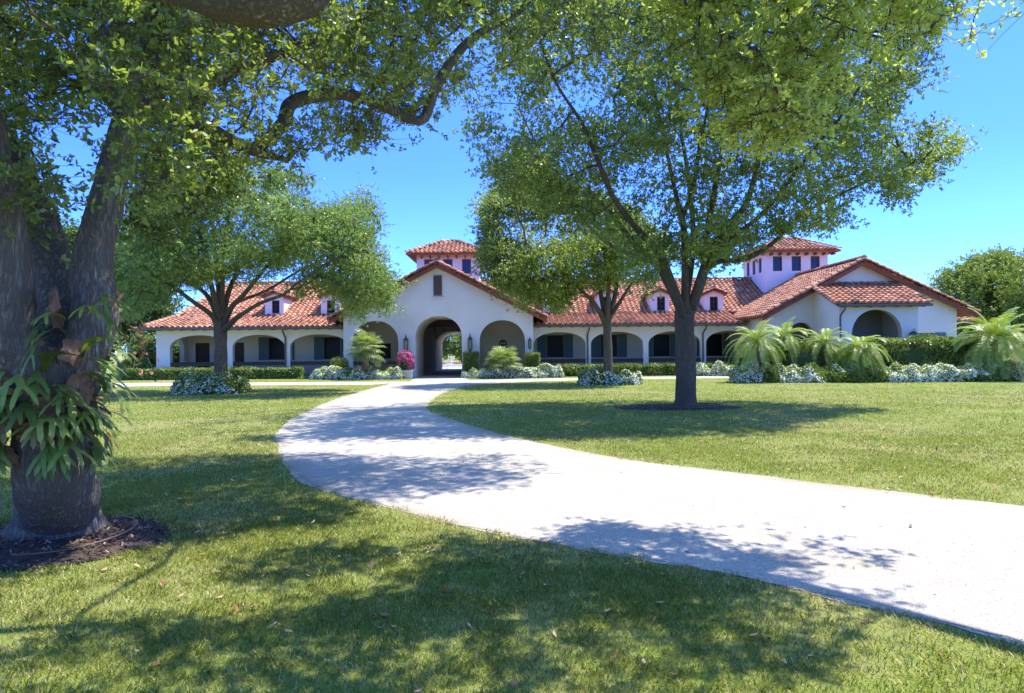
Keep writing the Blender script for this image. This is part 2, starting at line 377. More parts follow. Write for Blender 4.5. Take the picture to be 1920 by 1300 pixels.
M['gravel'] = ground_mat('crushed_gravel', [(.56, .51, .43), (.35, .315, .265), (.40, .33, .23), (.15, .13, .11)], [(70, .42, .62, 3), (.6, .52, .80, 5), (110, .56, .66, 2)], .9, 110, .012, wear=(.36, .30, .215))
# one sheet to the horizon
R_ = 900
me = bpy.data.meshes.new('lawn'); me.from_pydata([(-R_, -R_, 0), (R_, -R_, 0), (R_, R_, 0), (-R_, R_, 0)], [], [(0, 1, 2, 3)]); me.update()
tag(link('lawn', me, 'lawn'), kind='structure')
ROAD_L = [(735, 719), (640, 745), (560, 780), (524, 806), (517, 830), (535, 875), (580, 912), (700, 945), (850, 985), (1000, 1015), (1200, 1050), (1400, 1085), (1600, 1135), (1800, 1180), (1920, 1212)]
ROAD_R = [(1920, 950), (1600, 914), (1400, 889), (1200, 866), (1050, 839), (930, 812), (850, 788), (806, 772), (803, 758), (830, 738), (880, 722)]
gl = catmull([PG(x, y) for x, y in ROAD_L], 6); gr = catmull([PG(x, y) for x, y in ROAD_R], 6)
e1, e2 = gl[-1], gr[0]
ext = [e1 + (e1 - gl[-3]) * 18, e2 + (gr[0] - gr[3]) * 14]
road = gl[:-1] + [gl[-1], ext[0], ext[1], gr[0]] + gr[1:] + [PG(1000, 715.5), PG(1150, 712), PG(1380, 709), PG(1480, 708), PG(1480, 703.5), PG(1380, 705), PG(1060, 709.5), PG(880, 713), PG(866, 707), PG(780, 708), PG(768, 716), PG(640, 716.5), PG(400, 718.2), PG(270, 718.5), PG(60, 720), PG(60, 729), PG(270, 724.5), PG(400, 723.5), PG(640, 722), PG(690, 722)]
ROADXY = [(float(p[0]), float(p[1])) for p in road]
sheet('gravel_path', noisy(road, .05, .25), 'gravel', .004)
def resample(C, n):
    C = np.array(C)[:, :2]; s = np.concatenate([[0], np.cumsum(np.linalg.norm(np.diff(C, axis=0), axis=1))]); t = np.linspace(0, s[-1], n)
    return np.stack([np.interp(t, s, C[:, i]) for i in (0, 1)], 1)
_L = resample(list(gl) + [ext[0]], 420); _R = resample([ext[1]] + list(gr), 420)[::-1]
_ac = unit(_R - _L); jn = lambda C, q: np.array([.5 + mnoise.noise(Vector((p[0] * 2.2, p[1] * 2.2, q))) + .8 * mnoise.noise(Vector((p[0] * 9, p[1] * 9, q))) for p in C])
_L = _L + _ac * (jn(_L, 1) * .13)[:, None]; _R = _R - _ac * (jn(_R, 7) * .16)[:, None]
_m = 28; u_ = np.linspace(0, 1, _m + 1); G_ = _L[:, None] * (1 - u_)[None, :, None] + _R[:, None] * u_[None, :, None]
co = np.concatenate([G_.reshape(-1, 2), np.full((420 * (_m + 1), 1), .0075)], 1)
me = bpy.data.meshes.new('gravel_drive'); me.from_pydata(co.tolist(), [], [(i * (_m + 1) + j, (i + 1) * (_m + 1) + j, (i + 1) * (_m + 1) + j + 1, i * (_m + 1) + j + 1) for i in range(419) for j in range(_m)]); me.update()
if me.polygons[5].normal.z < 0: me.flip_normals()
wd = np.linalg.norm(_L - _R, axis=1)[:, None]; dl = u_[None] * wd; dr = (1 - u_)[None] * wd
nzz = np.array([mnoise.noise(Vector((p[0] * .7, p[1] * .7, 2))) for p in co]).reshape(420, -1)
edge = np.exp(-dl / .22) + 1.1 * np.exp(-dr / .35); trk = -.16 * (np.exp(-((dl - wd * .30) / .30) ** 2) + np.exp(-((dl - wd * .66) / .30) ** 2)) + .12 * np.exp(-((dl - wd * .48) / .35) ** 2)
wv = np.clip(edge * (.75 + 1.2 * nzz) + trk * .8 + .18 * nzz + .1, -.0, 1)
a_ = me.attributes.new('wear', 'FLOAT', 'POINT'); a_.data.foreach_set('value', wv.reshape(-1).astype(np.float32))
o_ = link('gravel_drive', me, 'gravel'); o_['kind'] = 'structure'
M['chips'] = mat('wood_chip', tint=[(0, (.05, .03, .02)), (.75, (.13, .08, .05)), (1, (.34, .26, .20))], rough=.9)
def mulch_bed(c, rx, ry, nm, lab):
    P = []
    mb = MB(); rings = 7; n = 64; vs = []
    for k in range(rings + 1):
        f = k / rings
        for j in range(n):
            th = 2 * math.pi * j / n; r = f * (1 + .10 * mnoise.noise(Vector((math.cos(th) * 1.5, math.sin(th) * 1.5, c[0]))))
            x = c[0] + rx * r * math.cos(th); y = c[1] + ry * r * math.sin(th)
            vs.append((x, y, .008 + .07 * (1 - f) ** .7 * (1 - f * .3) + .015 * (1 - f) * mnoise.noise(Vector((x * 7, y * 7, 0)))))
    fs = [(k * n + j, k * n + (j + 1) % n, (k + 1) * n + (j + 1) % n, (k + 1) * n + j) for k in range(rings) for j in range(n)]
    mb.add(vs, fs, 0)
    # wood chips
    for q in range(1500):
        f = math.sqrt(random.random()); th = random.random() * 6.283; x = c[0] + rx * f * math.cos(th) * 1.02; y = c[1] + ry * f * math.sin(th) * 1.02
        z = .02 + .07 * (1 - f) ** .7; a = random.random() * 6.283; l = random.uniform(.008, .026); ww = random.uniform(.004, .010)
        dx, dy = math.cos(a) * l, math.sin(a) * l; ex, ey = -math.sin(a) * ww, math.cos(a) * ww; t_ = random.uniform(-.015, .015)
        mb.add([(x - dx - ex, y - dy - ey, z - t_), (x + dx - ex, y + dy - ey, z + t_), (x + dx + ex, y + dy + ey, z + t_ + .004), (x - dx + ex, y - dy + ey, z - t_ + .004)], [(0, 1, 2, 3)], 1, random.random())
    o = mb.build(nm, ['mulch', 'chips']); tag(o, lab, 'mulch', kind='stuff')
TA = PG(95, 1010); TB = PG(1286, 764); TC = PG(1140, 699); TD = PG(414, 716)
TC = PY(1140, 690, 31.8); TC[2] = 0; TD = PY(414, 700, 27.8); TD[2] = 0
MUL = [(TA[0] + .0, TA[1] - .12, 1.02, .85), (TB[0] - .3, TB[1] - .1, 1.72, .95)]
mulch_bed(MUL[0], MUL[0][2], MUL[0][3], 'mulch_ring', 'dark mulch patch round the foot of the huge left trunk')
mulch_bed(MUL[1], MUL[1][2], MUL[1][3], 'mulch_ring', 'brown mulch circle round the lone trunk on the right lawn')
# ---------------------------------------------------------------- house
HX, HY = -4.42, 41.0
house = empty('stable_house', (HX, 46, 0), 'long white stucco building with red clay tile roofs, arched porches and two square towers', 'building')
YW, YB = 42.5, 46.0      # porch arcade, back wall of the porch
def solid_profile(mb, segs, y0, y1, mp, m=0):
    """segs: list of (s0,s1,b0,b1,t0,t1) trapezoids in (s,z); extruded y0..y1 with mapping mp(s,y,z)"""
    for s0, s1, b0, b1, t0, t1 in segs:
        v = [mp(s0, y0, b0), mp(s1, y0, b1), mp(s1, y0, t1), mp(s0, y0, t0), mp(s0, y1, b0), mp(s1, y1, b1), mp(s1, y1, t1), mp(s0, y1, t0)]
        mb.add(v, [(0, 1, 2, 3), (5, 4, 7, 6), (4, 5, 1, 0), (3, 2, 6, 7)], m)
def arcade(mb, s0, s1, arches, top, y0, y1, mp=lambda s, y, z: (s, y, z), m=0, n=20, extra=()):
    """arches (a,b,spring,crown,[base]); top(s)"""
    segs = []; cur = s0
    cuts = sorted(extra)
    def flat(a, b):
        xs = [a] + [c for c in cuts if a < c < b] + [b]
        for p, q in zip(xs, xs[1:]): segs.append((p, q, 0, 0, top(p), top(q)))
    for A in sorted(arches):
        a, b, sp, cr = A[:4]; flat(cur, a)
        xs = sorted(set([(a + b) / 2 - (b - a) / 2 * math.cos(math.pi * i / n) for i in range(n + 1)] + [c for c in cuts if a < c < b]))
        f = lambda s: sp + (cr - sp) * max(0, 1 - abs((2 * s - a - b) / (b - a)) ** 2.15) ** .5
        for p, q in zip(xs, xs[1:]): segs.append((p, q, f(p), f(q), top(p), top(q)))
        for e in (a, b):
            mb.add([mp(e, y0, 0), mp(e, y1, 0), mp(e, y1, sp), mp(e, y0, sp)], [(0, 1, 2, 3)], m)
        cur = b
    flat(cur, s1); solid_profile(mb, segs, y0, y1, mp, m)
    for e in (s0, s1): mb.add([mp(e, y0, 0), mp(e, y1, 0), mp(e, y1, top(e)), mp(e, y0, top(e))], [(0, 1, 2, 3)], m)
# --- tiles
PU, PV = .33, .36
def tiles(mb, o, u, v, poly, PU=PU, PV=PV, H=.10, deck=True, z0=.03):
    """barrel tiles over polygon poly [(u,v)...] in the plane o + u*U + v*V"""
    o = np.array(o, float); u = unit(np.array(u, float)); v = unit(np.array(v, float)); nn = np.cross(u, v)
    if nn[2] < 0: nn = -nn
    us = [p[0] for p in poly]; vs = [p[1] for p in poly]
    gu = np.arange(math.floor(min(us) / PU), math.ceil(max(us) / PU) + 1) * PU; gv = np.arange(math.floor(min(vs) / PV) * PV, max(vs), PV)
    U, Vv = np.meshgrid(gu, gv); U = U.ravel(); Vv = Vv.ravel()
    # clip each tile course by what lies inside the polygon
    k = inpoly(U, Vv + PV * .5, poly); U = U[k]; Vv = Vv[k]; n = len(U)
    prof = np.array([(-.5, 0), (-.38, .0), (-.32, .5), (-.18, .9), (0, 1), (.18, .9), (.32, .5), (.38, .0), (.5, 0)])
    K = len(prof); lenv = PV * 1.08
    X = np.concatenate([prof[:, 0] * 1.0, prof[:, 0] * np.where(abs(prof[:, 0]) < .4, .86, 1), prof[:, 0]]) * PU
    Y = np.concatenate([np.zeros(K), np.full(K, lenv), np.zeros(K)])
    Z = np.concatenate([prof[:, 1] * H + .045, prof[:, 1] * H * .82 + .008, np.full(K, -.01)]) + z0
    jx = RNG.normal(size=n) * .006; jz = RNG.normal(size=n) * .006; jv = RNG.normal(size=n) * .010
    P = o + (U + jx)[:, None, None] * u + (X[None, :, None]) * u + ((Vv + jv)[:, None] + Y[None])[..., None] * v + (Z[None] + jz[:, None])[..., None] * nn
    F = [(i, i + 1, K + i + 1, K + i) for i in range(K - 1)] + [(2 * K + i, 2 * K + i + 1, i + 1, i) for i in range(K - 1)]
    Q = (np.array(F)[None] + (np.arange(n) * 3 * K)[:, None, None]).reshape(-1, 4)
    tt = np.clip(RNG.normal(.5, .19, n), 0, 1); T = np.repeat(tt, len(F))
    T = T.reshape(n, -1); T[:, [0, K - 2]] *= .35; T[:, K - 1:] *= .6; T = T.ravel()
    mb.arr(P.reshape(-1, 3), Q, 0, T)
    if deck:
        D = [o + p[0] * u + p[1] * v + nn * 0.0 for p in poly]; D2 = [q - nn * .12 for q in D]; m_ = len(poly)
        mb.add(D + D2, [tuple(range(m_)), tuple(range(m_, 2 * m_))[::-1]] + [(i, (i + 1) % m_, m_ + (i + 1) % m_, m_ + i) for i in range(m_)], 1)
def caps(mb, a, b, r=.14, L=.42, lift=.06):
    a = np.array(a, float); b = np.array(b, float); d = b - a; Ln = np.linalg.norm(d); d /= Ln; s = unit(np.cross(d, [0, 0, 1.])); n_ = np.cross(s, d)
    if n_[2] < 0: n_ = -n_
    k = max(1, int(round(Ln / L))); st = Ln / k
    for i in range(k):
        p = a + d * st * i; vs = []
        for f, rr, z in ((0, r * 1.08, lift + .03), (st * 1.06, r * .9, lift)):
            for j in range(7):
                th = math.pi * j / 6; vs.append(p + d * f + s * rr * math.cos(th) + n_ * (rr * math.sin(th) * .85 + z - .06))
        mb.add(vs, [(j, j + 1, 8 + j, 7 + j) for j in range(6)] + [tuple(range(7))], 0, min(1, max(0, random.gauss(.5, .22))))
# --- main long roof, front slope with a flare over the porch
YE, YBR, YR = 41.85, 45.4, 50.5
ZE, ZBR, ZR = 3.10, 3.96, 6.60
XL, XR = -22.75, 28.7
roof = MB()
def slope(o, v, poly, **k): tiles(roof, o, (1, 0, 0), v, poly, **k)
v1 = np.array([0, YBR - YE, ZBR - ZE]); l1 = np.linalg.norm(v1); v2 = np.array([0, YR - YBR, ZR - ZBR]); l2 = np.linalg.norm(v2)
XLb, XRb, XLr, XRr = XL + .6, XR + .15, XL + 2.0, XR + .3
slope((0, YE, ZE), v1, [(XL, 0), (-10.0, 0), (-10.0, l1), (XLb, l1)])
slope((0, YE, ZE), v1, [(1.2, 0), (14.35, 0), (14.35, l1), (1.2, l1)])
slope((0, YE, ZE), v1, [(23.3, 0), (XR, 0), (XRb, l1), (23.3, l1)])
slope((0, YBR, ZBR), v2, [(XLb, 0), (XRb, 0), (XRr, l2), (XLr, l2)])
YE2, YBR2 = 2 * YR - YE, 2 * YR - YBR
w1 = v1 * np.array([1, -1, 1]); w2 = v2 * np.array([1, -1, 1])
hole = None
slope((0, YE2, ZE), w1, [(XL, 0), (XR, 0), (XRb, l1), (XLb, l1)], PU=.66, PV=.72)
slope((0, YBR2, ZBR), w2, [(XLb, 0), (XRb, 0), (XRr, l2), (XLr, l2)], PU=.66, PV=.72)
# hip ends
for sx, (xe, xb, xr) in ((1, (XL, XLb, XLr)),):
    for (ya, za, xa, yb, zb, xb_) in ((YE, ZE, xe, YBR, ZBR, xb), (YBR, ZBR, xb, YR, ZR, xr)):
        vv = np.array([xb_ - xa, 0, zb - za]); ll = np.linalg.norm(vv)
        tiles(roof, (xa, YR, za), (0, 1, 0), vv, [(ya - YR, 0), (YR - ya, 0), (max(YR - yb, .01), ll), (min(yb - YR, -.01), ll)])
    caps(roof, (xe, YE, ZE + .1), (xb, YBR, ZBR + .12)); caps(roof, (xb, YBR, ZBR + .12), (xr, YR, ZR + .12))
caps(roof, (XR, YE, ZE + .1), (XRb, YBR, ZBR + .12)); caps(roof, (XRb, YBR, ZBR + .12), (XRr, YR, ZR + .12)); caps(roof, (XLr, YR, ZR + .12), (XRr, YR, ZR + .12))
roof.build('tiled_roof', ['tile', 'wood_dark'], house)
# --- gable roofs
def gable_roof(cx, zr, xl, xr, ze_l, ze_r, y0, y1, nm='gable_roof'):
    g = MB()
    for xe, ze, sg in ((xl, ze_l, -1), (xr, ze_r, 1)):
        vv = np.array([cx - xe, 0, zr - ze]); ll = np.linalg.norm(vv)
        tiles(g, (xe, y0, ze), (0, 1, 0), vv, [(0, 0), (y1 - y0, 0), (y1 - y0, ll), (0, ll)])
        caps(g, (xe, y0 + .02, ze + .08), (cx, y0 + .02, zr + .1), r=.15, L=.42)
        # barge board under the rake
        s = np.array([cx - xe, zr - ze]); s /= np.linalg.norm(s)
        for (ya, yb, d) in ((y0 + .03, y0 + .12, .26),):
            pts = []
            for (x, z) in ((xe, ze), (cx, zr)):
                for q in (-.02, -d): pts += [(x, ya, z + q), (x, yb, z + q)]
            g.add(pts, [(0, 2, 6, 4), (1, 5, 7, 3), (2, 3, 7, 6), (0, 4, 5, 1), (0, 1, 3, 2), (4, 6, 7, 5)], 2)
    caps(g, (cx, y0 - .05, zr + .14), (cx, y1, zr + .14), r=.16)
    return g.build(nm, ['tile', 'wood_red', 'wood_red'], house)
GZ = 6.80; GH = 6.5
gs = (GZ - 3.47) / GH
gable_roof(HX, GZ, HX - GH, HX + GH, 3.47, 3.47, HY - .45, 50.4)
PX, PXL, PXR = 19.9, 14.15, 26.35; PYF = 39.0; PZ = 6.48; PZL, PZR = 3.38, 3.42
gable_roof(PX, PZ, PXL, PXR, PZL, PZR, PYF - .5, 50.4)
# --- gable wall with three arches and the barrel vault behind the middle one
GX0, GX1 = HX - 5.70, HX + 5.70
gtop = lambda s: GZ - .14 - gs * abs(s - HX)
ax = lambda px: zx(px, 640, HY)[0]
CA = (ax(779), ax(866)); zs = 2.52
gw = MB()
sideL = (ax(661), ax(747), 2.15, zx(700, 602, HY)[1]); sideR = (ax(899), ax(984.5), 2.15, zx(940, 600.5, HY)[1])
carch = (CA[0], CA[1], 2.45, zx(822, 593, HY)[1])
arcade(gw, GX0, GX1, [sideL, carch, sideR], gtop, HY, HY + .42, extra=(HX,))
# returns of the gable wall back to the house
for x in (GX0, GX1 - .3): gw.box(x, x + .3, HY + .42, YB, 0, 3.6)
for x in CA: # plinths
    s = -1 if x == CA[0] else 1
    gw.box(min(x - .02 * s, x + s * .36), max(x - .02 * s, x + s * .36), HY - .07, HY + .5, 0, .62)
gwo = gw.build('gable_wall', 'stucco', house)
ctop = lambda s: 3.75
gv = MB(); arcade(gv, CA[0] - .9, CA[1] + .9, [(CA[0] + .0, CA[1], carch[2], carch[3] - .02)], ctop, HY + .42, 44.6); gv.build('entrance_vault', 'stucco_tan', house)
gb = MB()
# recess back walls behind the side arches
yb = 44.6
xo = zx(733, 660, yb)[0]
gb.box(GX0 + .3, xo - .95, yb, yb + .2, 0, 3.6); gb.box(xo - .95, xo, yb, yb + .2, 0, 1.1); gb.box(xo - .95, xo, yb, yb + .2, 2.1, 3.6); gb.box(xo, CA[0] - .9, yb, yb + .2, 0, 3.6)
gb.box(CA[1] + .9, GX1 - .3, yb, yb + .2, 0, 3.6); gb.box(GX0 + .3, GX1 - .3, HY + .42, yb, 3.6, 3.7)
gb.build('recess_wall', 'stucco_tan', house)
def window(name, x0, x1, z0, z1, y, parent, frame='wood_dark', glass='glass', bars=(1, 1), fw=.06, depth=.1):
    mb = MB()
    mb.box(x0, x0 + fw, y - .02, y + depth, z0, z1); mb.box(x1 - fw, x1, y - .02, y + depth, z0, z1)
    mb.box(x0 + fw, x1 - fw, y - .02, y + depth, z0, z0 + fw); mb.box(x0 + fw, x1 - fw, y - .02, y + depth, z1 - fw, z1)
    for i in range(1, bars[0] + 1):
        x = x0 + (x1 - x0) * i / (bars[0] + 1); mb.box(x - .015, x + .015, y, y + .05, z0 + fw, z1 - fw)
    for i in range(1, bars[1] + 1):
        z = z0 + (z1 - z0) * i / (bars[1] + 1); mb.box(x0 + fw, x1 - fw, y + .003, y + .047, z - .015, z + .015)
    o = mb.build(name, frame, parent)
    g = MB(); g.box(x0 + fw * .5, x1 - fw * .5, y + .055, y + .075, z0 + fw * .5, z1 - fw * .5); g.build('pane', glass, o); return o
window('window', xo - .95, xo, 1.1, 2.1, yb + .05, house, bars=(1, 0))
# arched grille in the right recess
c0, z0_ = zx(943, 652, yb); w_ = .27; zt = zx(943, 637, yb)[1]
mb = MB(); vs = [(c0 - w_, yb - .04, z0_ - .35), (c0 + w_, yb - .04, z0_ - .35)] + [(c0 + w_ * math.cos(t), yb - .04, zt - w_ + w_ * math.sin(t)) for t in np.linspace(0, math.pi, 13)]
k = len(vs); mb.add(vs + [(a, b + .03, c) for a, b, c in vs], [tuple(range(k))] + [(i, (i + 1) % k, k + (i + 1) % k, k + i) for i in range(k)])
for zz, mm in ((zt - .24, 3), (zt - .46, 3)):
    for i in range(mm): mb.box(c0 - .19 + i * .135, c0 - .10 + i * .135, yb - .052, yb - .045, zz - .05, zz + .05, 1)
mb.build('arched_grille', ['lantern', 'stone'], house)
# louvre vent
vx0, vz1 = zx(812.5, 518.5, HY); vx1, vz0 = zx(829, 553, HY)
mb = MB(); mb.box(vx0, vx0 + .05, HY - .05, HY - .002, vz0, vz1); mb.box(vx1 - .05, vx1, HY - .05, HY - .002, vz0, vz1); mb.box(vx0, vx1, HY - .05, HY - .002, vz0 - .05, vz0 - .001); mb.box(vx0, vx1, HY - .05, HY - .002, vz1 + .001, vz1 + .05)
zz = vz0
while zz < vz1 - .05:
    mb.add([(vx0 + .05, HY - .045, zz), (vx1 - .05, HY - .045, zz), (vx1 - .05, HY - .01, zz + .07), (vx0 + .05, HY - .01, zz + .07)], [(0, 1, 2, 3)]); zz += .06
mb.box(vx0 + .05, vx1 - .05, HY - .008, HY - .003, vz0, vz1)
mb.build('louvre_vent', 'louver', house)
mb = MB(); mb.box(vx0 - .09, vx1 + .09, HY - .09, HY - .003, vz0 - .22, vz0 - .13); mb.build('sill', 'stone', house)
# --- breezeway
mb = MB()
P0, P1 = CA[0] - .02, CA[1] + .02
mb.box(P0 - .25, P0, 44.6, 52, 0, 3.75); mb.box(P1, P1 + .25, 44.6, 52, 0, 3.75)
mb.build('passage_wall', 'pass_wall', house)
mb = MB(); mb.box(P0 - .25, P1 + .25, 44.62, 52, 3.75, 3.85)
for y in (45.6, 47.2, 48.8, 50.4): mb.box(P0, P1, y, y + .2, 3.35, 3.748)
mb.build('beam_ceiling', 'wood_dark', house)
mb = MB(); arcade(mb, P0 - 1.2, P1 + 1.2, [(P0 + .02, P1 - .02, 2.1, 3.05)], ctop, 52.02, 56.8); mb.build('rear_vault', 'stucco_tan', house)
mb = MB(); mb.box(GX0 + .3, GX1 - .3, HY + .05, 59, -.05, .012); mb.build('stone_floor', 'floor', house)
# --- left and right porch arcades
WT = zx(486, 628, YW)[1]; SP = 1.92
cw = 3.585; r0 = 4.75
A_R = [(GX1 + .05 if i == 0 else r0 + (i - 1) * cw + .16, r0 + i * cw - .16, SP, WT) for i in range(0, 3)] + [(r0 + 2 * cw + .16, 14.9, SP, WT)]
lc = [-21.3, -17.56 - .16, -17.56 + .16, -13.98 - .16, -13.98 + .16, GX0 - .05]
A_L = [(lc[0], lc[1], SP, WT), (lc[2], lc[3], SP, WT), (lc[4], lc[5], SP, WT)]
WTOP = 3.2
flat_top = lambda s: WTOP
for nm, (a, b, ar) in (('left', (-22.15, GX0, A_L)), ('right', (GX1, 16.0, A_R))):
    mb = MB(); arcade(mb, a, b, ar, flat_top, YW, YW + .34)
    if nm == 'left':
        arcade(mb, YW + .34, YB, [(43.4, 45.5, SP, WT - .1)], flat_top, -22.15, -21.85, mp=lambda s, y, z: (y, s, z))
    mb.build('porch_arcade', 'stucco_cream', house)
# bases of the porch columns stay white; rails between them
for (a, b, *_ ) in A_L + A_R[:3] + [(A_R[3][0], 14.9)] :
    z = zx(480, 680, YW)[1]
    mb = MB(); mb.box(a + .003, b - .003, YW + .09, YW + .21, z - .19, z + .0); mb.box(a + .003, b - .003, YW + .06, YW + .24, z + .001, z + .045); mb.build('porch_rail', 'wood_dark', house)
for (a, b, *_ ) in (sideL,):
    z = zx(735, 678, HY)[1]; mb = MB(); mb.box(a + .003, b - .003, HY + .12, HY + .24, z - .18, z + .02); mb.build('porch_rail', 'wood_dark', house)
# back wall with window and door openings
wz0, wz1 = 1.07, 2.57
wins = [(2.34, 3.46), (5.97, 7.09), (9.52, 10.64), (13.1, 14.2), (-16.42, -15.3), (-12.69, -11.57)]
doors = [(-21.33, -20.38), (-18.93, -18.05)]
def back_wall(x0, x1):
    mb = MB(); ops = sorted([(a, b, wz0, wz1) for a, b in wins if a > x0 and b < x1] + [(a, b, 0, 2.25) for a, b in doors if a > x0 and b < x1]); cur = x0
    for a, b, p, q in ops:
        mb.box(cur, a, YB, YB + .25, 0, 3.9)
        if p > 0: mb.box(a, b, YB, YB + .25, 0, p)
        mb.box(a, b, YB, YB + .25, q, 3.9); cur = b
    mb.box(cur, x1, YB, YB + .25, 0, 3.9)
    for a, b, p, q in ops:
        if p > 0: mb.box(a - .06, b + .06, YB - .06, YB - .003, p - .1, p - .002)
    return mb.build('back_wall', 'stucco_tan', house)
back_wall(-22.15, GX0 + .3); back_wall(GX1 - .3, 16.3)
def shutter(x0, x1, z0, z1, y, parent):
    mb = MB(); mb.box(x0, x1, y - .05, y - .004, z0, z1); n_ = max(3, int((x1 - x0) / .13))
    for i in range(n_): a = x0 + (x1 - x0) * i / n_; mb.box(a + .008, a + (x1 - x0) / n_ - .008, y - .062, y - .051, z0 + .02, z1 - .02)
    for z in (z0 + .25, z1 - .25): mb.box(x0 + .02, x1 - .02, y - .08, y - .063, z - .05, z + .05)
    mb.build('shutter', 'shutter', parent)
for a, b in wins:
    wo_ = window('window', a, b, wz0, wz1, YB + .08, house, bars=(0, 0), fw=.07)
    shutter(a - .64, a - .02, wz0 - .02, wz1 + .03, YB, wo_); shutter(b + .02, b + .64, wz0 - .02, wz1 + .03, YB, wo_)
for a, b in doors:
    mb = MB(); mb.box(a + .05, b - .05, YB + .1, YB + .15, 0, 2.2); mb.box(a, a + .05, YB + .02, YB + .2, 0, 2.25); mb.box(b - .05, b, YB + .02, YB + .2, 0, 2.25); mb.box(a + .05, b - .05, YB + .02, YB + .2, 2.2, 2.25)
    for k in range(5): x = a + .07 + k * (b - a - .14) / 5; mb.box(x + .005, x + (b - a - .14) / 5 - .005, YB + .085, YB + .099, .1, 2.12)
    d = mb.build('door', 'wood_dark', house); h = MB(); h.tube([(b - .16, YB + .05, 1.0), (b - .16, YB + .03, 1.1), (b - .16, YB + .05, 1.2)], [.015] * 3, 6); h.build('door_handle', 'gutter', d)
# porch ceilings, floors, and the closed body of the house
for a, b in ((-21.85, GX0), (GX1, 16)): mb = MB(); mb.box(a, b, YW + .34, YB, 2.98, 3.04); mb.build('porch_ceiling', 'wood_dark', house)
for a, b in ((-22.15, GX0), (GX1, 16)): mb = MB(); mb.box(a, b, YW + .002, YB, -.05, .10); mb.build('porch_floor', 'floor', house)
mb = MB(); mb.box(-22.15, -21.9, YB + .25, 58.4, 0, 3.3); mb.box(-22.15, P0 - 1.2, 58.4, 58.6, 0, 3.3); mb.box(P1 + 1.2, 28.5, 58.4, 58.6, 0, 3.3); mb.box(28.3, 28.5, 46, 58.4, 0, 3.3); mb.box(23.5, 28.5, 45.8, 46, 0, 3.3); mb.add([(x_, y_, z_) for x_ in (28.3, 28.5) for y_, z_ in ((43, 3.3), (45.4, 3.85), (50.5, 6.40), (55.6, 3.85), (58, 3.3))], [(0, 1, 2, 3, 4), (9, 8, 7, 6, 5)])
mb.box(P0 - 1.45, P0 - 1.2, 56.8, 58.4, 0, 3.3); mb.box(P1 + 1.2, P1 + 1.45, 56.8, 58.4, 0, 3.3)
mb.build('rear_wall', 'stucco', house)
# rafters, gutters and downpipes
def eave(x0, x1, y, z, parent=None):
    mb = MB()
    prof = [(0, 0), (0, -.10), (.03, -.14), (.10, -.14), (.14, -.10), (.14, 0), (.12, 0), (.12, -.09), (.02, -.09), (.02, 0)]
    vs = [(x, y - .13 + p[0], z + p[1]) for x in (x0, x1) for p in prof]; k = len(prof)
    mb.add(vs, [(i, (i + 1) % k, k + (i + 1) % k, k + i) for i in range(k)] + [tuple(range(k)), tuple(range(k, 2 * k))[::-1]]); mb.build('gutter', 'gutter', house)
    n_ = int((x1 - x0) / .68)
    for i in range(n_):
        mb = MB(); x = x0 + (i + .5) * (x1 - x0) / n_; mb.add([(x - .06, y + .03, z - .05), (x + .06, y + .03, z - .05), (x + .06, y + .03, z - .17), (x - .06, y + .03, z - .17), (x - .06, y + .9, z + .10), (x + .06, y + .9, z + .10), (x + .06, y + .9, z - .10), (x - .06, y + .9, z - .10)], [(0, 1, 2, 3), (4, 7, 6, 5), (0, 4, 5, 1), (1, 5, 6, 2), (2, 6, 7, 3), (3, 7, 4, 0)])
        mb.build('rafter_tail', 'wood_dark', house)
eave(XL, GX0 - .02, YE, ZE + .02); eave(GX1 + .02, 14.4, YE, ZE + .02)
def downpipe(x, yg, yw, z, zb=.1):
    mb = MB(); mb.tube([(x, yg, z), (x, yg, z - .12), (x - .03, (yg + yw) / 2, z - .3), (x - .05, yw, z - .5), (x - .05, yw, zb)], [.05] * 5, 8)
    for zz in (z - .9, z - 2.0): mb.cyl((x - .05, yw), .062, .062, zz, zz + .05, 8)
    mb.build('downpipe', 'gutter', house)
for x in (zx(537, 640, YW)[0], r0 - .0, r0 + 2 * cw): downpipe(x, YE - .05, YW - .07, ZE - .1)
